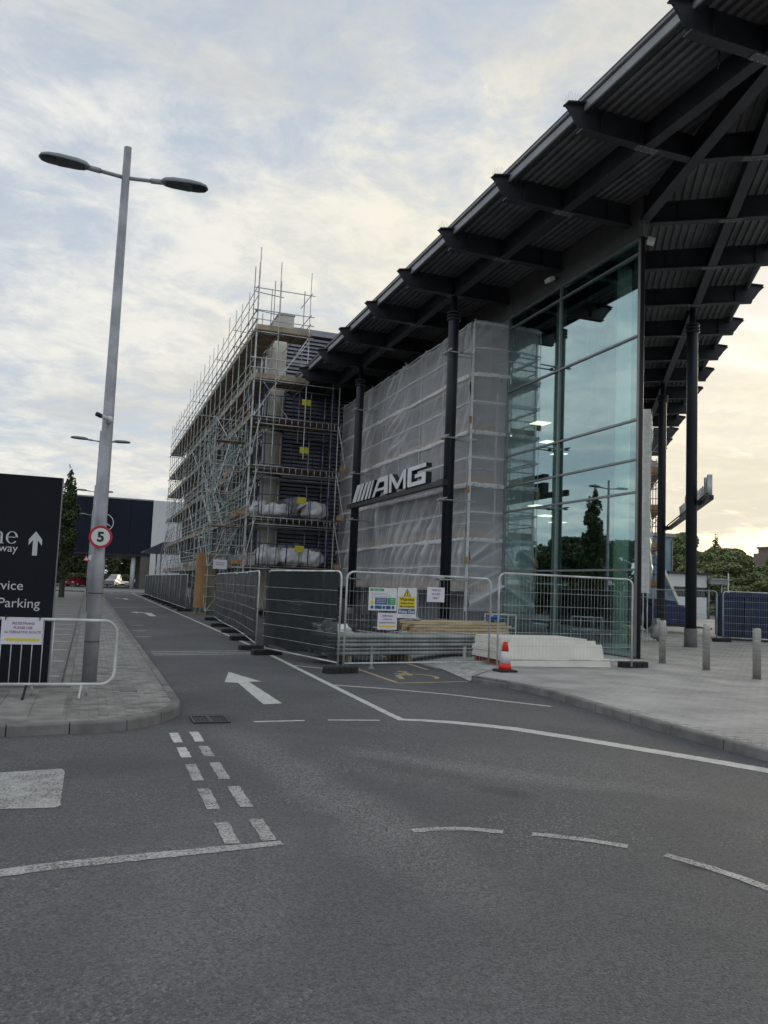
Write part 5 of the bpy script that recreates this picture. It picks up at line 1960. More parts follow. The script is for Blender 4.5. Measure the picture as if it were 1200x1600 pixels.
# tonne bag and scrap
t = thing("tonne_bag", "crumpled white and blue builders bag behind the corner of the open fence", "bag", (5.55, 18.8, 0))
lump("bag", (5.55, 18.8, 0.02), (0.95, 0.85, 0.72), BAG, 12.2, None, 2.6, 0.35, 26).build("sack", BAG, t)
lump("flap", (5.25, 18.55, 0.45), (0.55, 0.4, 0.42), BAG, 2.8, None, 2.0, 0.6, 22).build("flap", BAG, t)
t = thing("steel_stillage", "dark steel stillage frame standing behind the safety boards", "stillage", (6.6, 19.6, 0))
for x in (5.9, 6.65, 7.35):
    for y in (19.3, 20.2):
        MB().box(x - 0.035, x + 0.035, y - 0.035, y + 0.035, 0, 1.35).build("post", DARKSTEEL, t)
for z in (0.3, 0.62, 0.95):
    for y in (19.3, 20.2):
        MB().box(5.9, 7.35, y - 0.03, y + 0.03, z - 0.03, z + 0.03).build("rail", DARKSTEEL, t)
for k in range(9):
    p = Vector((5.95 + random.uniform(0, .2), 19.45 + 0.07 * k, 0.36))
    rod("stored_tube", p, p + Vector((1.6, random.uniform(-.1, .1), random.uniform(0, 0.08))), 0.025, GALV_D if k % 2 else BOARD, t)
t = thing("scrap_heap", "low heap of offcut tubes and dusty rags left of the timber stack", "heap", (7.6, 20.2, 0))
lump("heap", (7.55, 20.3, 0), (1.7, 1.1, 0.5), RUBBLE, 7.7, None, 1.7, 0.5, 24).build("rubble", RUBBLE, t)
for k in range(12):
    p = Vector((7.3 + random.uniform(-.5, .5), 20.0 + random.uniform(-.3, .3), 0.5 + random.uniform(0, .25)))
    q = p + Vector((random.uniform(-.9, .9), random.uniform(-.3, .3), random.uniform(-.25, .1)))
    rod("offcut", p, q, 0.02, [GALV, BOARD_E, ALU][k % 3], t)
lump("rag", (8.25, 20.6, 0.82), (0.34, 0.3, 0.14), BAG_D, 1.1, None, 2, 0.6).build("rag", BAG_D, t)
t = thing("tube_bundle", "bundle of scaffold tubes seen end-on behind the dark netted corner panel", "tube bundle", (5.3, 20.5, 0.6))
for k in range(26):
    a, r_ = k * 2.4, 0.055 * math.sqrt(k)
    p = Vector((5.2 + r_ * math.cos(a), 20.0, 1.0 + r_ * math.sin(a)))
    rod("tube", p, p + Vector((0.4, 3.2, 0)), 0.025, GALV_D, t)
for y in (20.4, 22.2):
    MB().box(4.9, 5.7, y, y + 0.09, 0.0, 0.68).build("trestle", DARKSTEEL, t)
t = thing("work_frame", "small white metal trestle frame standing beside the timber stack", "trestle", (11.95, 22.5, 0))
for y in (22.3, 22.8):
    for x in (11.55, 12.35):
        rod("leg", (x, y, 0), (x, y, 1.02), 0.022, WHITEPL, t)
for z in (0.62, 1.02):
    for y in (22.3, 22.8):
        rod("rail", (11.55, y, z), (12.35, y, z), 0.022, WHITEPL, t)

# ------------------------------------------------------------------ traffic cone and bollards
t = thing("traffic_cone", "orange and white traffic cone with black base by the white board stack", "traffic cone", (7.93, 14.72, ZP))
cx, cy = 7.93, 14.72
MB().bevbox(cx - 0.19, cx + 0.19, cy - 0.19, cy + 0.19, ZP, ZP + 0.04, 0.012).build("base", RUBBER, t)
MB().lathe([(0.135, ZP + 0.04), (0.112, ZP + 0.17)], (cx, cy, 0), 20).build("lower_band", CONE_O, t, 'auto')
MB().lathe([(0.112, ZP + 0.171), (0.074, ZP + 0.40)], (cx, cy, 0), 20).build("sleeve", CONE_W, t, 'auto')
MB().lathe([(0.073, ZP + 0.401), (0.046, ZP + 0.575), (0.036, ZP + 0.59)], (cx, cy, 0), 20).build("upper_band", CONE_O, t, 'auto')
for i, (x, y) in enumerate(((13.44, 16.86), (13.37, 15.25), (13.15, 13.52))):
    t = thing("bollard", ["grey steel bollard nearest the glass corner, leftmost of three", "grey steel bollard in the middle of three on the block paving", "grey steel bollard farthest from the glass corner, at the picture's right edge"][i], "bollard", (x, y, ZP), "steel bollards on the paving")
    MB().lathe([(0.082, ZP), (0.082, ZP + 1.0), (0.074, ZP + 1.035), (0.0, ZP + 1.045)], (x, y, 0), 20).build("post", STEELPOST, t, 'auto')
    MB().lathe([(0.10, ZP - 0.005), (0.10, ZP + 0.008), (0.084, ZP + 0.012)], (x, y, 0), 20).build("collar", CONC, t, 'auto')

# ------------------------------------------------------------------ totem sign
TYF = 12.50
t = thing("totem_sign", "dark navy totem sign with white arrow and lettering behind the crowd barrier", "sign", (-1.4, TYF + 0.1, ZP))
totem = t
MB().box(-2.55, -0.46, TYF + 0.002, TYF + 0.20, ZP, 3.06).build("panel", TOTEM, t)
MB().box(-0.458, -0.445, TYF + 0.02, TYF + 0.18, ZP, 3.06).build("edge_trim", MULL, t)
def tt(body, size, x, z, align='RIGHT', bold=0.0, sx=1.0):
    o = text("lettering", body, size, TOTEMTXT, t, (x + 1.4, -0.1 - 0.001, z - ZP), align=align, bold=bold, sx=sx)
    return o
k_ = TYF / 13.0
zz = lambda z: 1.68 + (z - 1.68) * k_
tt("way", 0.155, -0.972 + 0.0, zz(1.985))
tt("Service", 0.185, -0.86, zz(1.437))
tt("Parking", 0.185, -0.628, zz(1.185))
ax0, ax1, az0, az1 = -0.872 * 0.9615, -0.692 * 0.9615, zz(1.945), zz(2.30)
axm = (ax0 + ax1) / 2
hw = 0.032
apoly = [(axm - hw, az0), (axm + hw, az0), (axm + hw, az1 - 0.125), (ax1, az1 - 0.20), (ax1, az1 - 0.115), (axm, az1), (ax0, az1 - 0.115), (ax0, az1 - 0.20), (axm - hw, az1 - 0.125)]
MB().extr(apoly, (0, TYF - 0.002, 0), (1, 0, 0), (0, 0, 1), (0, 0.003, 0)).build("arrow", TOTEMTXT, t)
# serif letters of the top line
def serif(ch, x, z, h):
    """returns width; h = x-height; strokes with thick stems and thin hairlines"""
    th, hl, sf = 0.16 * h, 0.05 * h, 0.09 * h
    b = MB()
    def bar(x0, x1, z0, z1):
        b.extr([(x0, z0), (x1, z0), (x1, z1), (x0, z1)], (x, TYF - 0.002, z), (1, 0, 0), (0, 0, 1), (0, 0.003, 0))
    def arc(cx_, cz_, rx, rz, a0, a1, w0, w1, n=18):
        P, Q = [], []
        for i in range(n + 1):
            a = a0 + (a1 - a0) * i / n
            wv = w0 + (w1 - w0) * abs(math.cos(a))
            P.append((cx_ + (rx) * math.cos(a), cz_ + (rz) * math.sin(a)))
            Q.append((cx_ + (rx - wv) * math.cos(a), cz_ + (rz - wv * 0.7) * math.sin(a)))
        for i in range(n):
            b.extr([P[i], P[i + 1], Q[i + 1], Q[i]], (x, TYF - 0.002, z), (1, 0, 0), (0, 0, 1), (0, 0.003, 0))
    if ch == 'm':
        wd_ = 1.55 * h
        for i in range(3):
            x0 = 0.12 * h + i * 0.56 * h
            bar(x0, x0 + th, 0.05 * h, (0.95 if i == 0 else 0.72) * h)
            bar(x0 - 0.09 * h, x0 + th + 0.09 * h, 0, 0.045 * h)
            if i < 2:
                arc(x0 + th + 0.20 * h, 0.70 * h, 0.36 * h, 0.28 * h, 0.0, math.pi * 0.80, hl, th)
        bar(0.0, 0.12 * h, 0.90 * h, 0.95 * h)
    else:
        wd_ = 0.95 * h
        arc(0.45 * h, 0.5 * h, 0.44 * h, 0.5 * h, math.pi * (0.0 if ch in 'eo' else 0.15), math.pi * (1.78 if ch in 'ec' else 2.0), hl * 1.1, th * 1.05, 26)
        if ch == 'e':
            bar(0.10 * h, 0.86 * h, 0.50 * h, 0.555 * h)
    b.build("lettering", TOTEMTXT, t)
    return wd_
hx = 0.175
xe = -0.975
z_ = zz(2.10)
serif('e', xe - 0.93 * hx, z_, hx)
serif('m', xe - 0.93 * hx - 1.62 * hx, z_, hx)
serif('o', xe - 0.93 * hx - 1.62 * hx - 1.05 * hx, z_, hx)
serif('c', xe - 0.93 * hx - 1.62 * hx - 2.05 * hx, z_, hx)
xb = xe - 0.93 * hx - 1.62 * hx - 2.2 * hx
tt("Wel", 0.33, xb, z_)

# ------------------------------------------------------------------ crowd barrier
t = thing("crowd_barrier", "galvanised crowd barrier with rounded corner standing before the navy totem sign", "barrier", (-0.8, 11.45, ZP))
BY = 11.45
x1, x0, zl, zh = 0.395, -1.9, 0.275, 1.10
pts = [(x0, BY, zh)] + [(x1 - 0.17 + 0.17 * math.sin(a), BY, zh - 0.17 + 0.17 * math.cos(a)) for a in np.linspace(0, math.pi / 2, 7)]
pts += [(x1 - 0.17 + 0.17 * math.cos(a), BY, zl + 0.17 - 0.17 * math.sin(a)) for a in np.linspace(0, math.pi / 2, 7)] + [(x0, BY, zl)]
MB().path(pts, 0.021, 10).build("frame", GALV, t, True)
for i in range(18):
    x = x0 + 0.05 + 0.122 * i
    if x < -0.33:
        MB().tube((x, BY, zl), (x, BY, zh), 0.006, 6).build("bar", GALV, t, True)
for x, c in ((0.0, GALV), (-0.66, RUBBER)):
    MB().path([(x, BY, zl), (x - 0.02, BY - 0.10, ZP + 0.02), (x - 0.02, BY - 0.3, ZP + 0.012)], 0.016, 8).build("leg", c, t, True)
    MB().path([(x + 0.06, BY, zl), (x + 0.07, BY + 0.10, ZP + 0.02), (x + 0.07, BY + 0.3, ZP + 0.012)], 0.016, 8).build("leg", GALV, t, True)
t = thing("paper_notice", "white paper with yellow arrow tied to the crowd barrier", "notice", (-0.76, BY - 0.03, 0.945))
link("sheet", MB().box(-0.245, 0.245, 0, 0.004, -0.165, 0.165).mesh("sheet", PAPER), t)
for k, ln in enumerate(["PEDESTRIANS", "PLEASE USE", "ALTERNATIVE ROUTE"]):
    text("lettering", ln, 0.044, INK_P, t, (0.01, -0.002, 0.085 - 0.055 * k))
me = MB().extr([(-0.215, -0.105), (-0.17, -0.12), (0.21, -0.12), (0.21, -0.09), (-0.17, -0.09)], (0, -0.003, 0), (1, 0, 0), (0, 0, 1), (0, 0.002, 0)).mesh("yellow_arrow", SIGNYEL)
link("yellow_arrow", me, t)
for x in (-0.20, 0.20):
    link("cable_tie", MB().box(x - 0.006, x + 0.006, -0.008, 0.06, 0.14, 0.20).mesh("cable_tie", INK), t)

# ------------------------------------------------------------------ lamp posts
def lamp(label, x, y, H=8.4, yaw=0.0):
    t = thing("lamp_post", label, "lamp post", (x, y, ZP), "double lamp posts along the pavement")
    MB().lathe([(0.108, ZP - 0.03), (0.108, 1.9), (0.094, 1.96), (0.058, H)], (x, y, 0), 18).build("pole", LAMPGREY, t, 'auto')
    MB().lathe([(0.1105, 0.70), (0.1105, 0.712)], (x, y, 0), 18).build("door_seam", INK, t, True)
    MB().lathe([(0.1105, 1.42), (0.1105, 1.432)], (x, y, 0), 18).build("door_seam", INK, t, True)
    za = H - 0.50
    u = Vector((math.cos(yaw), math.sin(yaw), 0))
    for s in (-1, 1):
        p = Vector((x, y, za))
        e = p + u * s * 0.56 + Vector((0, 0, 0.05))
        arm = MB().tube(p, p + u * s * 0.40 + Vector((0, 0, 0.035)), 0.030, 10).tube(p + u * s * 0.38 + Vector((0, 0, 0.034)), e, 0.042, 10).build("arm", LAMPGREY, t, True)
        # lantern: tapered rounded shell
        secs = [(0.0, 0.045, 0.045), (0.05, 0.095, 0.08), (0.18, 0.135, 0.10), (0.45, 0.155, 0.10), (0.60, 0.15, 0.085), (0.70, 0.11, 0.06), (0.74, 0.03, 0.02)]
        vs, fs = [], []
        nn = 14
        w_ = Vector((-u.y, u.x, 0))
        for L, hw_, hh in secs:
            c = e + u * s * (L - 0.02) + Vector((0, 0, 0.03 * L))
            for i in range(nn):
                a = 2 * math.pi * i / nn
                zz_ = math.sin(a)
                vs.append(c + w_ * math.cos(a) * hw_ + Vector((0, 0, (zz_ if zz_ > 0 else zz_ * 0.35) * hh)))
        for i in range(len(secs) - 1):
            for k in range(nn):
                k2 = (k + 1) % nn
                fs.append((i * nn + k, i * nn + k2, (i + 1) * nn + k2, (i + 1) * nn + k))
        fs += [tuple(range(nn))[::-1], tuple(range((len(secs) - 1) * nn, len(secs) * nn))]
        hd = MB().add(vs, fs).build("lamp_head", LAMPHEAD, t, True)
        for nm, lo_, hi_, mt, kx in (("underside", 0.07, 0.47, LAMPUNDER, 1.0), ("lens", 0.48, 0.71, CARGLASS, 0.96)):
            def at_l(L):
                for (La, wa, ha), (Lb, wb, hb_) in zip(secs, secs[1:]):
                    if La <= L <= Lb:
                        f = (L - La) / (Lb - La)
                        return wa + (wb - wa) * f, ha + (hb_ - ha) * f
                return secs[-1][1:]
            vs, fs = [], []
            m_ = 9
            for q in range(9):
                L = lo_ + (hi_ - lo_) * q / 8
                hw_, hh = at_l(L)
                c = e + u * s * (L - 0.02) + Vector((0, 0, 0.03 * L))
                for i in range(m_):
                    a = math.pi + math.pi * (i + 0.5) / m_
                    vs.append(c + w_ * math.cos(a) * hw_ * kx + Vector((0, 0, math.sin(a) * 0.35 * hh - 0.006)))
            for q in range(8):
                for i in range(m_ - 1):
                    fs.append((q * m_ + i, q * m_ + i + 1, (q + 1) * m_ + i + 1, (q + 1) * m_ + i))
            MB().add(vs, fs).build(nm, mt, hd, True)
    return t


LX = 0.10
lamp("tall grey double lamp post carrying the red-ringed speed sign", LX, 13.1, 8.46)
lamp("double lamp post second in line, just beyond the one with the speed sign", LX - 0.05, 38.5, 8.2)
lamp("double lamp post third in line along the pavement", LX - 0.15, 63.0, 8.3)
lamp("double lamp post farthest along the pavement, before the navy building", LX - 0.25, 87.5, 8.3)
t = thing("speed_sign", "round red-ringed 5 speed limit sign fixed to the lamp post", "sign", (LX + 0.015, 12.94, 2.27))
def disc(name, r0, m, y, parent):
    vs = [(r0 * math.cos(a), z__, r0 * math.sin(a)) for z__ in (y, y + 0.004) for a in np.linspace(0, 2 * math.pi, 41)[:-1]]
    n = 40
    fs = [tuple(range(n)), tuple(range(n, 2 * n))[::-1]] + [(i, n + i, n + (i + 1) % n, (i + 1) % n) for i in range(n)]
    return link(name, MB().add(vs, fs).mesh(name, m), parent)
disc("ring", 0.168, SIGNRED, 0, t)
disc("face", 0.132, SIGNWHITE, -0.003, t)
text("numeral", "5", 0.20, INK, t, (0, -0.0055, -0.067), bold=0.007, sx=1.05)
link("sign_bracket", MB().box(-0.1, 0.1, 0.005, 0.06, -0.02, 0.02).mesh("sign_bracket", GALV), t)
t = thing("security_camera", "small white bullet security camera with black lens on the lamp post", "camera", (LX + 0.02, 13.0, 4.06))
t.scale = (0.75, 0.75, 0.75)
link("base", MB().lathe([(0.075, -0.02), (0.075, 0.05), (0.03, 0.09)], (0, 0, 0), 16).mesh("base", WHITEPL, None, 'auto'), t).rotation_euler = (math.pi / 2, 0, 0)
link("camera_arm", MB().tube((0, -0.05, 0), (-0.10, -0.14, 0.0), 0.018, 8).mesh("camera_arm", WHITEPL, None, True), t)
link("camera_body", MB().tube((-0.04, -0.10, 0.0), (-0.19, -0.20, 0.035), 0.042, 12).mesh("camera_body", WHITEPL, None, True), t)
link("camera_hood", MB().tube((-0.17, -0.187, 0.03), (-0.255, -0.245, 0.052), 0.047, 12).mesh("camera_hood", INK, None, True), t)
t = thing("small_sign", "red-edged triangle and round sign on the second lamp post", "sign", (LX - 0.10, 38.25, 2.45))
link("triangle", MB().extr([(-0.62, -0.22), (-0.06, -0.22), (-0.34, 0.28)], (0, 0, 0), (1, 0, 0), (0, 0, 1), (0, 0.01, 0)).mesh("triangle", SIGNRED), t)
link("triangle_face", MB().extr([(-0.50, -0.15), (-0.18, -0.15), (-0.34, 0.13)], (0, -0.006, 0), (1, 0, 0), (0, 0, 1), (0, 0.004, 0)).mesh("triangle_face", SIGNWHITE), t)
o = disc("ring", 0.26, SIGNWHITE, -0.004, t)
o.location = (0.05, 0, 0.05)
t.scale = (0.55, 0.55, 0.55)

# ------------------------------------------------------------------ far showroom block with star emblem
FY = 131.0
fb = thing("far_showroom", "far navy and white showroom block raised on columns across the road end", "building", (2, FY, 0))
MB().box(-14, 8.55, FY, FY + 22, 5.25, 13.6).build("upper_wall", NAVYCLAD, fb)
MB().box(8.56, 22, FY - 0.3, FY + 22, 0.0, 13.75).build("wall", WHITECLAD, fb)
MB().box(-14, 8.55, FY - 0.1, FY + 22, 13.61, 13.82).build("roof_edge", MULL, fb)
MB().box(-14, 8.55, FY + 0.02, FY + 21.9, 5.0, 5.24).build("underside", DARKSTEEL, fb)
for k in range(7):
    MB().box(-14 + 3.22 * k, -14 + 3.22 * (k + 1) - 0.04, FY - 0.06, FY - 0.005, 5.25, 13.6).build("cladding_panel", NAVYCLAD, fb)
for x in (-6.4, 0.55, 6.2):
    MB().lathe([(0.36, 0), (0.36, 5.0)], (x, FY + 1.2, 0), 16).build("column", WHITECLAD if x > -1 else LAMPGREY, fb, True)
MB().box(7.2, 8.54, FY + 0.1, FY + 12, 0, 5.0).build("pier", mat("pier_stone", (0.14, 0.125, 0.11), 0.8), fb)
MB().box(-0.6, -0.25, FY + 6, FY + 6.3, 0, 5.0).build("column", BRICKFAR, fb)
em = MB()
ex, ez, er = 1.55, 9.85, 1.35
n = 40
vs = []
for y in (FY - 0.30, FY - 0.12):
    for r_ in (er, er - 0.11):
        vs += [(ex + r_ * math.cos(2 * math.pi * i / n), y, ez + r_ * math.sin(2 * math.pi * i / n)) for i in range(n)]
fs = []
for i in range(n):
    j = (i + 1) % n
    fs += [(i, j, n + j, n + i), (2 * n + i, 3 * n + i, 3 * n + j, 2 * n + j), (i, 2 * n + i, 2 * n + j, j), (n + i, n + j, 3 * n + j, 3 * n + i)]
em.add(vs, fs)
emb = em.build("emblem", CHROME, fb)
star = MB()
for k in range(3):
    a = math.pi / 2 + 2 * math.pi * k / 3
    tip = (ex + (er - 0.08) * math.cos(a), ez + (er - 0.08) * math.sin(a))
    l = (ex + 0.20 * math.cos(a + math.pi / 3), ez + 0.20 * math.sin(a + math.pi / 3))
    r_ = (ex + 0.20 * math.cos(a - math.pi / 3), ez + 0.20 * math.sin(a - math.pi / 3))
    star.add([(ex, FY - 0.42, ez), (tip[0], FY - 0.2, tip[1]), (l[0], FY - 0.2, l[1]), (r_[0], FY - 0.2, r_[1])], [(0, 1, 2), (0, 3, 1), (1, 3, 2)])
star.build("emblem_star", CHROME, emb)
# grey canopy beside the far end of the scaffold
t = thing("entrance_canopy", "sloping slate-grey canopy roof at the far end of the scaffold", "canopy", (8, 96, 0))
MB().add([(5.5, 93, 4.75), (7.4, 93.0, 5.75), (12, 93, 5.9), (12, 101, 5.9), (7.4, 101, 5.75), (5.5, 101, 4.75), (5.5, 93, 4.6), (12, 93, 4.6), (12, 101, 4.6), (5.5, 101, 4.6)],
         [(0, 1, 2, 7, 6), (0, 5, 4, 1), (1, 4, 3, 2), (9, 8, 3, 4, 5), (0, 6, 9, 5), (2, 3, 8, 7), (6, 7, 8, 9)]).build("roof", CANOPY, t)
for y in (93.6, 100.2):
    MB().lathe([(0.09, 0), (0.09, 4.6)], (7.3, y, 0), 10).build("post", GALV_D, t, True)
# the cross road beyond the end and its verge
MB().sheet([(-70, 94.5), (40, 94.5), (40, 127), (-70, 127)], 0.02).build("cross_road", mat("pale_asphalt", (0.16, 0.165, 0.17), 0.9, 0, 0.15, 0.6), kind='structure')
MB().box(-8, -0.45, 91.0, 92.6, 0.0, 0.13).build("pavement", CONC, kind='structure')

# ------------------------------------------------------------------ parked vehicles in the undercroft
def car(name, label, cat, x, y, rz, paint, prof, wd=1.8, wheels=(0.8, 3.35), glass=None, wr=0.32):
    """side profile (u along length, z up) with inset glasshouse"""
    t = thing(name, label, cat, (0, 0, 0), "vehicles parked beyond the far showroom")
    b = MB()
    n = len(prof)
    vs = []
    for ysd, ins in ((-wd / 2, 0), (-wd / 2 + 0.02, 0), (wd / 2 - 0.02, 0), (wd / 2, 0)):
        for u, z in prof:
            tuck = 0.16 * max(0, (z - 0.95)) / 0.5 * (1 if ysd < 0 else -1) if z > 0.95 else 0
            vs.append((u, ysd + tuck, z))
    fs = [tuple(range(n)), tuple(range(3 * n, 4 * n))[::-1]]
    for k in range(3):
        for i in range(n):
            j = (i + 1) % n
            fs.append((k * n + i, (k + 1) * n + i, (k + 1) * n + j, k * n + j))
    b.add(vs, fs).build("body", paint, t)
    for ysd in (-1, 1):
        g = MB()
        pts = [(u, z) for u, z in glass]
        yy = [ysd * (wd / 2 - 0.16 * max(0, z - 0.95) / 0.5 + 0.012) for u, z in pts]
        m = len(pts)
        vs = [(pts[i][0], yy[i], pts[i][1]) for i in range(m)] + [(pts[i][0], yy[i] - ysd * 0.02, pts[i][1]) for i in range(m)]
        fs = [tuple(range(m)), tuple(range(m, 2 * m))[::-1]] + [(i, m + i, m + (i + 1) % m, (i + 1) % m) for i in range(m)]
        g.add(vs, fs).build("side_window", CARGLASS, t)
        for u in wheels:
            w_ = MB().tube((u, ysd * (wd / 2 - 0.20), wr), (u, ysd * (wd / 2 + 0.01), wr), wr, 14).build("wheel", TYRE, t, 'auto')
            MB().tube((u, ysd * (wd / 2 + 0.005), wr), (u, ysd * (wd / 2 + 0.02), wr), wr * 0.6, 10).build("rim", CARSILVER, w_, 'auto')
    # windscreens: the two steepest upper edges of the profile
    for (a, c) in (("front", 0), ("rear", 1)):
        zs_ = sorted(glass, key=lambda q: q[0])
        p, q = (zs_[0], max([g for g in glass if g[1] > 1.2], key=lambda g: -g[0])) if c == 0 else (zs_[-1], max([g for g in glass if g[1] > 1.2], key=lambda g: g[0]))
        d = -0.10 if c == 0 else 0.10
        g = MB()
        w1, w2 = wd / 2 - 0.08, wd / 2 - 0.22
        vs = [(p[0] + d, -w1, p[1]), (p[0] + d, w1, p[1]), (q[0] + d, w2, q[1]), (q[0] + d, -w2, q[1])]
        vs += [(v[0] - d * 0.2, v[1], v[2]) for v in vs]
        g.add(vs, [(0, 1, 2, 3), (7, 6, 5, 4), (0, 4, 5, 1), (1, 5, 6, 2), (2, 6, 7, 3), (3, 7, 4, 0)]).build("windscreen", CARGLASS, t)
    for ysd in (-1, 1):
        MB().box(prof[0][0] - 0.015, prof[0][0] + 0.08, ysd * (wd / 2 - 0.3) - 0.16, ysd * (wd / 2 - 0.3) + 0.16, 0.58, 0.74).build("headlight", WHITEPL, t)
    t.location = (x, y, 0.02)
    t.rotation_euler = (0, 0, rz)
    return t


SED = [(0.0, 0.30), (0.0, 0.62), (0.12, 0.78), (1.05, 0.93), (1.75, 1.40), (2.05, 1.46), (2.85, 1.44), (3.65, 1.02), (4.35, 0.95), (4.45, 0.80), (4.45, 0.35), (4.3, 0.25), (0.15, 0.22)]
SEDG = [(1.28, 0.98), (1.85, 1.36), (2.1, 1.40), (2.8, 1.38), (3.4, 1.0)]
VAN = [(0.0, 0.35), (0.0, 0.95), (0.2, 1.12), (0.85, 1.32), (1.55, 2.05), (1.85, 2.15), (2.75, 2.15), (2.75, 0.95), (5.2, 0.95), (5.2, 0.55), (2.9, 0.50), (0.2, 0.30)]
VANG = [(1.15, 1.35), (1.65, 1.98), (2.3, 2.0), (2.3, 1.35)]
car("parked_car", "dark red car parked beside the narrow tree, half hidden by it", "car", -2.8, 131.5, rad(55), CARRED, SED, glass=SEDG)
car("parked_car", "dark saloon car parked side-on under the navy building", "car", -3.2, 158, rad(175), CARDARK, SED, glass=SEDG)
car("parked_truck", "white cab pickup truck parked under the navy building", "truck", 3.4, 155, rad(60), CARWHITE, VAN, 2.0, (0.95, 4.3), VANG, 0.36)
car("parked_car", "silver-white car parked next to the white truck", "car", 6.3, 152, rad(25), CARWHITE, SED, glass=SEDG)
# dark vehicle behind the right hand columns
t = car("parked_car", "dark car parked behind the black columns and blue skip", "car", 31.5, 41.5, rad(110), CARDARK, SED, glass=SEDG)
t['group'] = "vehicles behind the right-hand columns"

# ------------------------------------------------------------------ right hand side: skip, compressor, buildings
kd = Vector((0.79, -0.613, 0))
kn = Vector((0.613, 0.79, 0))
k0 = Vector((24.75, 27.5, ZP))
t = thing("blue_skip", "large dark blue ribbed steel skip behind the right-hand mesh fence", "skip", tuple(k0))
b = MB()
def kp(u, v, z):
    p = k0 + kd * u + kn * v
    return (p.x, p.y, ZP + z)
b.add([kp(0, 0.1, 0.12), kp(6, 0.1, 0.12), kp(6, 2.2, 0.12), kp(0, 2.2, 0.12), kp(0, 0, 1.95), kp(6, 0, 1.95), kp(6, 2.3, 1.95), kp(0, 2.3, 1.95),
       kp(0.05, 0.05, 1.95), kp(5.95, 0.05, 1.95), kp(5.95, 2.25, 1.95), kp(0.05, 2.25, 1.95), kp(0.1, 0.15, 0.3), kp(5.9, 0.15, 0.3), kp(5.9, 2.15, 0.3), kp(0.1, 2.15, 0.3)],
      [(3, 2, 1, 0), (0, 1, 5, 4), (1, 2, 6, 5), (2, 3, 7, 6), (3, 0, 4, 7), (4, 5, 9, 8), (5, 6, 10, 9), (6, 7, 11, 10), (7, 4, 8, 11), (8, 9, 13, 12), (9, 10, 14, 13), (10, 11, 15, 14), (11, 8, 12, 15), (12, 13, 14, 15)])
b.build("body", SKIPBLUE, t)
for v in (-0.05, 2.27):
    MB().beam(kp(-0.05, v, 1.86), kp(6.05, v, 1.86), 0.12, 0.16).build("top_rim", SKIPBLUE, t)
for i in range(7):
    u = 0.12 + i * 0.96
    MB().add([kp(u - 0.16, 0.10, 0.14), kp(u + 0.16, 0.10, 0.14), kp(u + 0.10, -0.02, 1.78), kp(u - 0.10, -0.02, 1.78), kp(u - 0.12, -0.06, 0.16), kp(u + 0.12, -0.06, 0.16), kp(u + 0.07, -0.10, 1.76), kp(u - 0.07, -0.10, 1.76)],
             [(0, 1, 2, 3), (7, 6, 5, 4), (0, 4, 5, 1), (1, 5, 6, 2), (2, 6, 7, 3), (3, 7, 4, 0)]).build("side_rib", SKIPBLUE, t)
for u in (0.4, 5.4):
    MB().beam(kp(u, 0.2, 0.06), kp(u, 2.1, 0.06), 0.16, 0.12).build("skid", DARKSTEEL, t)
# towable compressor with rounded canopy
c0 = Vector((26.5, 32.5, ZP))
t = thing("towed_compressor", "rounded dark blue towed compressor behind the fence between black columns", "compressor", tuple(c0))
cd = Vector((0.93, -0.37, 0))
cn = Vector((0.37, 0.93, 0))
prof = [(-1.0, 0.42), (1.05, 0.42), (1.13, 0.62), (1.05, 0.95), (0.82, 1.20), (0.5, 1.32), (-0.85, 1.36), (-1.0, 1.25)]
MB().extr(prof, tuple(c0), tuple(cd), (0, 0, 1), tuple(cn * 1.4)).build("canopy_body", COMPBLUE, t)
MB().extr([(-0.98, 1.372), (0.25, 1.342), (0.2, 1.50), (-0.9, 1.58)], tuple(c0 + cn * 0.15), tuple(cd), (0, 0, 1), tuple(cn * 1.1)).build("lid", SKIPBLUE, t)
MB().extr([(-0.95, 0.28), (0.98, 0.28), (0.98, 0.415), (-0.95, 0.415)], tuple(c0 + cn * 0.03), tuple(cd), (0, 0, 1), tuple(cn * 1.34)).build("chassis", DARKSTEEL, t)
MB().extr([(0.80, 0.98), (0.84, 1.0), (0.55, 1.27), (0.50, 1.26)], tuple(c0 - cn * 0.015), tuple(cd), (0, 0, 1), tuple(cn * 0.012)).build("trim_line", GALV, t)
for v in (-0.06, 1.34):
    p = c0 - cd * 0.75 + cn * v + Vector((0, 0, 0.26))
    MB().tube(p, p + cn * 0.16, 0.26, 14).build("wheel", TYRE, t, 'auto')
p = c0 + cd * 0.9 + cn * 0.7 + Vector((0, 0, 0.32))
MB().beam(p, p + cd * 1.2 + Vector((0, 0, -0.1)), 0.08, 0.08).build("drawbar", DARKSTEEL, t)
# sloping glazed roof edge seen beyond the compressor
t = thing("sloped_glazing", "steep pale glazed slope with cream rafters behind the blue compressor", "glazing", (31, 41, ZP))
MB().add([(33.0, 42.6, 5.3), (35.0, 42.2, 1.2), (36.0, 46.2, 1.2), (34.0, 46.6, 5.3), (32.96, 42.6, 5.25), (34.96, 42.2, 1.15), (35.96, 46.2, 1.15), (33.96, 46.6, 5.25)],
         [(0, 1, 2, 3), (7, 6, 5, 4), (0, 4, 5, 1), (1, 5, 6, 2), (2, 6, 7, 3), (3, 7, 4, 0)]).build("glass", GLASS_FAR, t)
for k in range(4):
    f = k / 3
    a = Vector((33.0 + 1.0 * f - 0.1, 42.6 + 4.0 * f, 5.5))
    c = Vector((35.0 + 1.0 * f, 42.2 + 4.0 * f, 1.25))
    MB().beam(a, c, 0.12, 0.16).build("rafter", WBOARD, t)
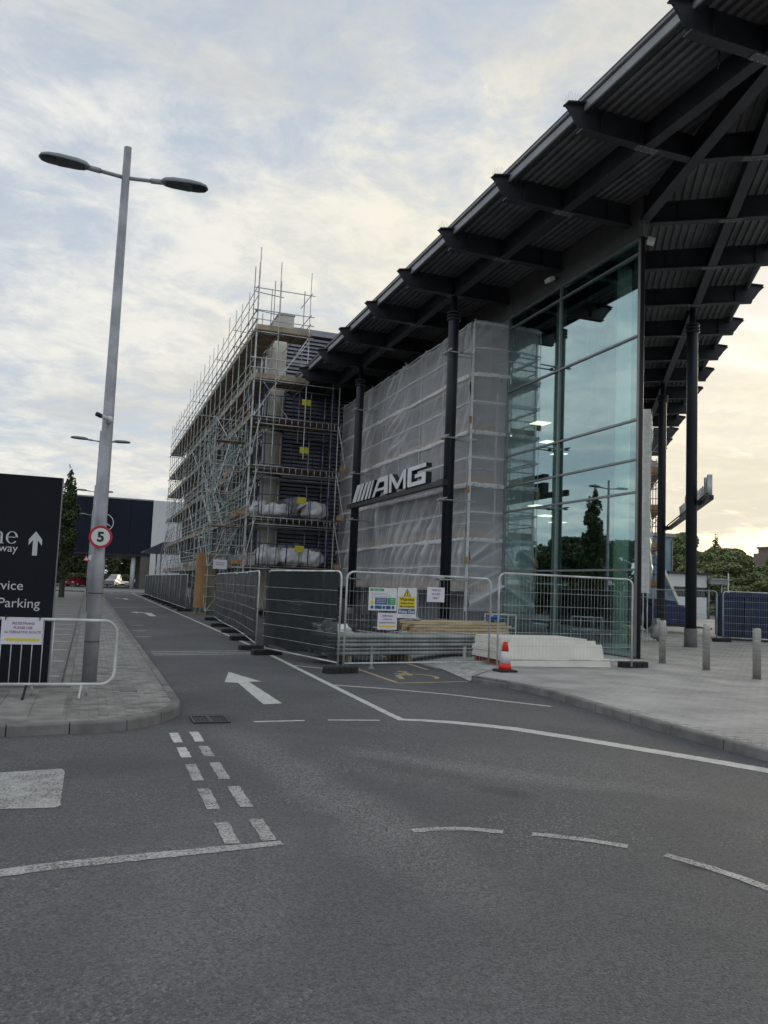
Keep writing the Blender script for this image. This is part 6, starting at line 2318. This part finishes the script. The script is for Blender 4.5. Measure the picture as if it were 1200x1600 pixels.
for f in (0, 1):
    MB().beam((35.0 + 1.0 * f, 42.2 + 4 * f, 0.1), (35.0 + 1.0 * f, 42.2 + 4 * f, 1.3), 0.2, 0.2, (1, 0, 0)).build("post", DARKSTEEL, t)
MB().beam((35.0, 42.2, 0.6), (36.0, 46.2, 0.6), 0.15, 1.1).build("dwarf_wall", GREYWALL, t)
# second scaffold along the right facade
def rp(s, d, z):
    p = Vector((GX, GY, 0)) + DR * s + NR * d
    return (p.x, p.y, z)
sc2 = thing("tube_scaffold", "scaffold with orange toe boards glimpsed between glass corner and black column", "scaffold", rp(18, 1.2, 0))
for s in (9.5, 11.6, 13.7, 15.8, 17.9, 20.0):
    for d in (0.5, 0.95):
        rod("standard", rp(s, d, ZP), rp(s, d, 8.6), 0.0245, GALV, sc2)
for z in (1.75, 3.55, 5.35, 7.15):
    for d in (0.5, 0.95):
        rod("ledger", rp(9.3, d, z), rp(26.5, d, z), 0.0245, GALV, sc2)
vs, fs = sheet_mesh(rp(9.4, 0.42, 1.9), tuple(NR), VU, tuple(-DR), 0.58, 6.9, 10, 70, 3.3, [1.5, 3.2, 5], 0.06, 0.04, 0.6)
MB().add(vs, fs).build("debris_sheet", VEIL_B, sc2, True)
vs, fs = sheet_mesh(rp(9.4, 1.0, 1.9), tuple(DR), VU, tuple(NR), 10.5, 6.9, 60, 50, 6.3, [1.5, 3.2, 5], 0.06, 0.04, 0.6)
cloth(vs, fs, "debris_sheet", VEIL, sc2)
for s in (20.5, 22.5, 24.5, 26.5):
    for d in (1.2, 1.9, 2.5):
        rod("standard", rp(s, d, ZP), rp(s, d, 9.4), 0.0245, GALV_D, sc2)
for z in (2.3, 4.2, 6.1, 8.0):
    for s in (20.5, 23.5, 26.5):
        rod("transom", rp(s, 0.8, z - 0.05), rp(s, 2.65, z - 0.05), 0.0245, GALV, sc2)
    for k in range(5):
        c = rp(23.5, 1.36 + 0.24 * k, z + 0.02)
        plank("deck_board", c, (0.225, 6.2, 0.05), BOARD, sc2, -TH)
    c = rp(20.45, 1.85, z + 0.16)
    plank("toe_board", c, (1.4, 0.04, 0.30), ORANGE, sc2, -TH)
    for dz in (0.6, 1.1):
        rod("guard_rail", rp(20.4, 0.9, z + dz), rp(20.4, 2.6, z + dz), 0.022, BLUETUBE if z < 5 else GALV_D, sc2)
    rod("brace", rp(20.4, 1.2, z), rp(20.4, 2.5, z + 1.85), 0.022, GALV_D, sc2)
MB().add(*[[Vector(v) for v in b.v] for b in [lump("x", rp(21.5, 1.8, 8.06), (0.9, 0.9, 0.8), BAG, 5)]], lump("x", rp(21.5, 1.8, 8.06), (0.9, 0.9, 0.8), BAG, 5).f).build("stored_bag", BAG_D, sc2, True)
t = thing("rubble_bag", "dirty white sack slumped at the foot of the sheeted scaffold by glass corner", "bag", rp(10.2, 1.4, ZP), "sacks by the glass corner")
lump("bag", rp(10.2, 1.4, ZP), (0.55, 0.5, 0.8), BAG_D, 3.9, None, 2.2, 0.3).build("sack", BAG_D, t, True)
# low buildings and a blue glazed block farther off
t = thing("glazed_block", "blue glazed office block beyond the black column on the right", "building", (46, 62, 0))
MB().box(45.5, 50.4, 62, 80, 0, 7.4).build("wall", mat("glazed_wall", (0.16, 0.27, 0.34), 0.15, 0, 0.2, 0.5), t)
for k in range(6):
    MB().box(45.5 + 0.96 * k, 45.5 + 0.96 * k + 0.1, 61.9, 61.98, 0, 7.1).build("mullion", MULL, t)
MB().box(45.3, 50.6, 61.7, 80, 7.42, 7.75).build("roof_edge", MULL, t)
rod("mast", (49.5, 63, 7.7), (49.5, 63, 9.2), 0.05, GALV_D, t)
rod("mast", (48.9, 63, 7.7), (48.9, 63, 8.7), 0.05, GALV_D, t)
t = thing("low_building", "low white flat-roofed building behind the blue skip and black column", "building", (53, 62, 0))
MB().box(48.4, 52.6, 60, 72, 2.9, 4.0).build("upper_wall", WHITECLAD, t)
MB().box(48.5, 52.5, 60.1, 72, 2.0, 2.9).build("window_band", WINDOWDK, t)
MB().box(48.4, 52.6, 60, 72, 0.0, 2.0).build("wall", WHITECLAD, t)
MB().box(48.2, 52.68, 59.7, 72, 4.01, 4.22).build("roof", DARKSTEEL, t)
MB().box(52.7, 54.7, 59.6, 70, 3.25, 3.65).build("canopy", MULL, t)
MB().box(52.69, 54.9, 59.4, 70, 3.655, 3.75).build("canopy_roof", FASCIA, t)
for x in (53.0, 54.4):
    MB().lathe([(0.09, 0), (0.09, 3.25)], (x, 60.2, 0), 8).build("canopy_post", MULL, t, True)
for i, x in enumerate((56.1, 56.9)):
    o = MB().lathe([(0.06, 0), (0.05, 3.9 + 0.5 * i)], (x, 62, 0), 8).build_at("slim_post", WHITEPL, (x, 62, 0), True)
    tag(o, ["slim pale post right beside the flat canopy end", "slim pale post standing clear of the canopy, before the trees"][i], "post")
t = thing("brick_block", "brown brick block rising above the trees at the right edge", "building", (165, 158, 0))
MB().box(161, 185, 150, 165, 0, 15.6).build("wall", BRICKFAR, t)
MB().box(157.5, 160.9, 158, 163, 0, 14.2).build("lower_wall", BRICKFAR, t)
MB().box(160.7, 185.3, 149.6, 165.3, 15.61, 16.1).build("roof_edge", CONC, t)

# ------------------------------------------------------------------ trees
def leaf_cloud(spots, n, leaf, m, name, parent, flat_=0.4):
    """many leaf-sized quads scattered through ellipsoidal clumps"""
    spots = np.array(spots)
    wgt = (spots[:, 3] * spots[:, 4] * spots[:, 5]) ** 0.8
    idx = rng.choice(len(spots), n, p=wgt / wgt.sum())
    u = rng.normal(size=(n, 3))
    u /= np.linalg.norm(u, axis=1)[:, None]
    r_ = rng.uniform(0.35, 1.0, n) ** 0.5
    P = spots[idx, :3] + u * r_[:, None] * spots[idx, 3:6]
    a = rng.normal(size=(n, 3))
    a /= np.linalg.norm(a, axis=1)[:, None]
    c = np.cross(a, rng.normal(size=(n, 3)))
    c /= np.linalg.norm(c, axis=1)[:, None]
    s = leaf * rng.uniform(0.6, 1.4, n)[:, None]
    v = np.stack([P - a * s * 0.6, P + c * s * 0.45, P + a * s * 0.6, P - c * s * 0.45], 1).reshape(-1, 3)
    me = bpy.data.meshes.new(name)
    me.vertices.add(4 * n)
    me.vertices.foreach_set("co", v.astype(np.float32).ravel())
    me.loops.add(4 * n)
    me.loops.foreach_set("vertex_index", np.arange(4 * n, dtype=np.int32))
    me.polygons.add(n)
    me.polygons.foreach_set("loop_start", np.arange(0, 4 * n, 4, dtype=np.int32))
    me.polygons.foreach_set("loop_total", np.full(n, 4, dtype=np.int32))
    me.materials.append(m)
    me.update(calc_edges=True)
    return link(name, me, parent)


def tree(name, label, loc, H, W, kind, m, n, leaf, group, trunk_h=0.25):
    t = thing(name, label, "tree", (0, 0, 0), group)
    b = MB().tube((0, 0, 0), (0, 0, H * 0.8), H * 0.022, 8, H * 0.006)
    spots = []
    if kind == 'column':
        for k in range(26):
            z = H * (trunk_h + (1 - trunk_h) * (k + 0.5) / 26)
            f = (z / H - trunk_h) / (1 - trunk_h)
            wd_ = W * (math.sin(min(1, f * 1.25 + 0.22) * math.pi * 0.55) if f < 0.5 else (1 - ((f - 0.5) / 0.5) ** 1.8) * 0.95 + 0.08)
            a = rng.uniform(0, 6.28)
            rr_ = wd_ * rng.uniform(0.25, 0.6)
            spots.append((rr_ * math.cos(a), rr_ * math.sin(a), z, wd_ * 0.55, wd_ * 0.55, H * 0.06))
            b.tube((0, 0, z - H * 0.07), (rr_ * math.cos(a), rr_ * math.sin(a), z), H * 0.004, 4, H * 0.001)
    else:
        for k in range(90):
            f = rng.uniform(0, 1)
            z = H * (trunk_h + (1 - trunk_h) * f)
            env = W * math.sqrt(max(0.05, 1 - (2 * (f - 0.42)) ** 2 if f > 0.42 else 1 - (1.6 * (0.42 - f)) ** 2))
            a = rng.uniform(0, 6.28)
            rr_ = env * math.sqrt(rng.uniform(0.15, 1))
            s_ = W * rng.uniform(0.13, 0.30)
            spots.append((rr_ * math.cos(a), rr_ * math.sin(a), min(z, H - s_ * 0.6), s_, s_, s_ * 0.7))
            b.tube((0, 0, z * 0.6), (rr_ * math.cos(a), rr_ * math.sin(a), z), H * 0.007, 4, H * 0.001)
    b.build("trunk", BARK, t)
    leaf_cloud(spots, n, leaf, m, "crown", t)
    t.location = loc
    return t


def tree_copy(src, loc, s, rz, label, group=None):
    c = copy_tree(src)
    c.location = loc
    c.scale = (s[0], s[0], s[1])
    c.rotation_euler = (0, 0, rz)
    c['label'] = label
    if group:
        c['group'] = group
    return c


GR = "columnar street trees"
col1 = tree("columnar_tree", "narrow columnar tree just right of the navy totem sign", (-1.78, 62.0, 0.1), 9.1, 0.95, 'column', LEAF_D, 9000, 0.13, GR, 0.14)
tree_copy(col1, (-6.75, 50, 0), (1.15, 1.04), 1.9, "tall columnar tree mirrored in the glass beside the lamp post", GR)
tree_copy(col1, (-5.6, 68, 0), (1.0, 0.85), 0.7, "small columnar tree mirrored in the left half of the tall glass", GR)
broad1 = tree("broad_tree", "broad dark tree nearest among those mirrored in the glass", (-15, 44, 0), 6.6, 4.2, 'broad', LEAF_D, 26000, 0.22, "broad trees beyond the parking bays", 0.06)
for k, (x, y, s, sz) in enumerate(((-19, 52, 1.0, 1.0), (-15, 33, 0.95, 1.15), (-20, 64, 1.1, 1.05), (-13, 64, 0.9, 0.95), (-21, 40, 1.0, 1.2), (-22, 77, 1.3, 1.2))):
    tree_copy(broad1, (x, y, 0), (s, sz), 1.3 * k, f"broad dark tree mirrored in the glass, {ORD[k + 1]} past the parking bays", "broad trees beyond the parking bays")
# woodland behind the undercroft of the far building
und = [(-12, 192), (-4, 200), (4, 194), (12, 200), (20, 196)]
dk = tree("woodland_tree", "dark tree beyond the undercroft, leftmost behind the narrow tree", (-12, 192, 0), 10.5, 6.0, 'broad', LEAF_D, 16000, 0.42, "dark trees beyond the undercroft", 0.02)
for k, (x, y) in enumerate(und[1:]):
    tree_copy(dk, (x, y, 0), (1.0 + 0.1 * (k % 2), 0.95 + 0.08 * k), 1.1 * k + 0.5, f"dark tree beyond the undercroft, {ORD[k + 1]} from the left", "dark trees beyond the undercroft")
h = thing("clipped_hedge", "clipped green hedge behind the parked vehicles under the navy building", "hedge", (2, 176, 0))
sp_ = [(x, 176 + rng.uniform(-.5, .5), 1.2, 1.5, 0.9, 1.1) for x in np.arange(-14, 18, 1.0)]
leaf_cloud([(s[0] - 2, s[1] - 176, *s[2:]) for s in sp_], 9000, 0.24, LEAF_H, "foliage", h)
MB().box(-13, 18, 175.7, 176.3, 0, 1.3).build("branches", BARK, h)
# tree belt on the right
RT = [(62, 96, 11.0, 5.2), (71, 92, 9.2, 5.5), (80, 95, 11.2, 5.6), (90, 98, 9.6, 5.8), (100, 96, 9.4, 6.2), (110, 94, 9.0, 6.0), (86, 84, 7.0, 4.6), (97, 84, 6.6, 5.0), (75, 82, 6.6, 4.6)]
tm = tree("broad_tree", "mid-green tree at the left end of the right-hand belt, past the black column", (RT[0][0], RT[0][1], 0), RT[0][2], RT[0][3], 'broad', LEAF_M, 45000, 0.32, "tree belt on the right", 0.02)
labs = ["mid-green tree second from the left in the right-hand belt", "taller bushy tree third from the left in the right-hand belt", "mid-green tree below the pointed firs in the right-hand belt", "mid-green tree in front of the brown brick block",
        "mid-green tree at the right end of the right-hand belt", "lower dark tree behind the blue skip, middle of the front row", "lower dark tree behind the blue skip, right of the front row", "lower dark tree behind the slim posts, left of the front row"]
for k, (x, y, H, W) in enumerate(RT[1:]):
    tree_copy(tm, (x, y, 0), (W / RT[0][3], H / RT[0][2]), 0.9 * k + 0.3, labs[k], "tree belt on the right")
fir = tree("fir_tree", "pointed fir rising above the belt of trees, left one of two", (101, 122, 0), 13.5, 2.2, 'column', LEAF_D, 5000, 0.3, "pointed firs on the right", 0.1)
tree_copy(fir, (108, 121, 0), (0.9, 1.0), 1.0, "pointed fir rising above the belt of trees, right one of two", "pointed firs on the right")

# lettering becomes plain mesh
bpy.context.view_layer.update()
dg = bpy.context.evaluated_depsgraph_get()
for o in [o for o in bpy.data.objects if o.type == 'FONT']:
    me = bpy.data.meshes.new_from_object(o.evaluated_get(dg))
    n_ = o.name
    par, loc, rot, scl = o.parent, o.location.copy(), o.rotation_euler.copy(), o.scale.copy()
    bpy.data.objects.remove(o)
    m_ = link(n_, me, par)
    m_.location, m_.rotation_euler, m_.scale = loc, rot, scl
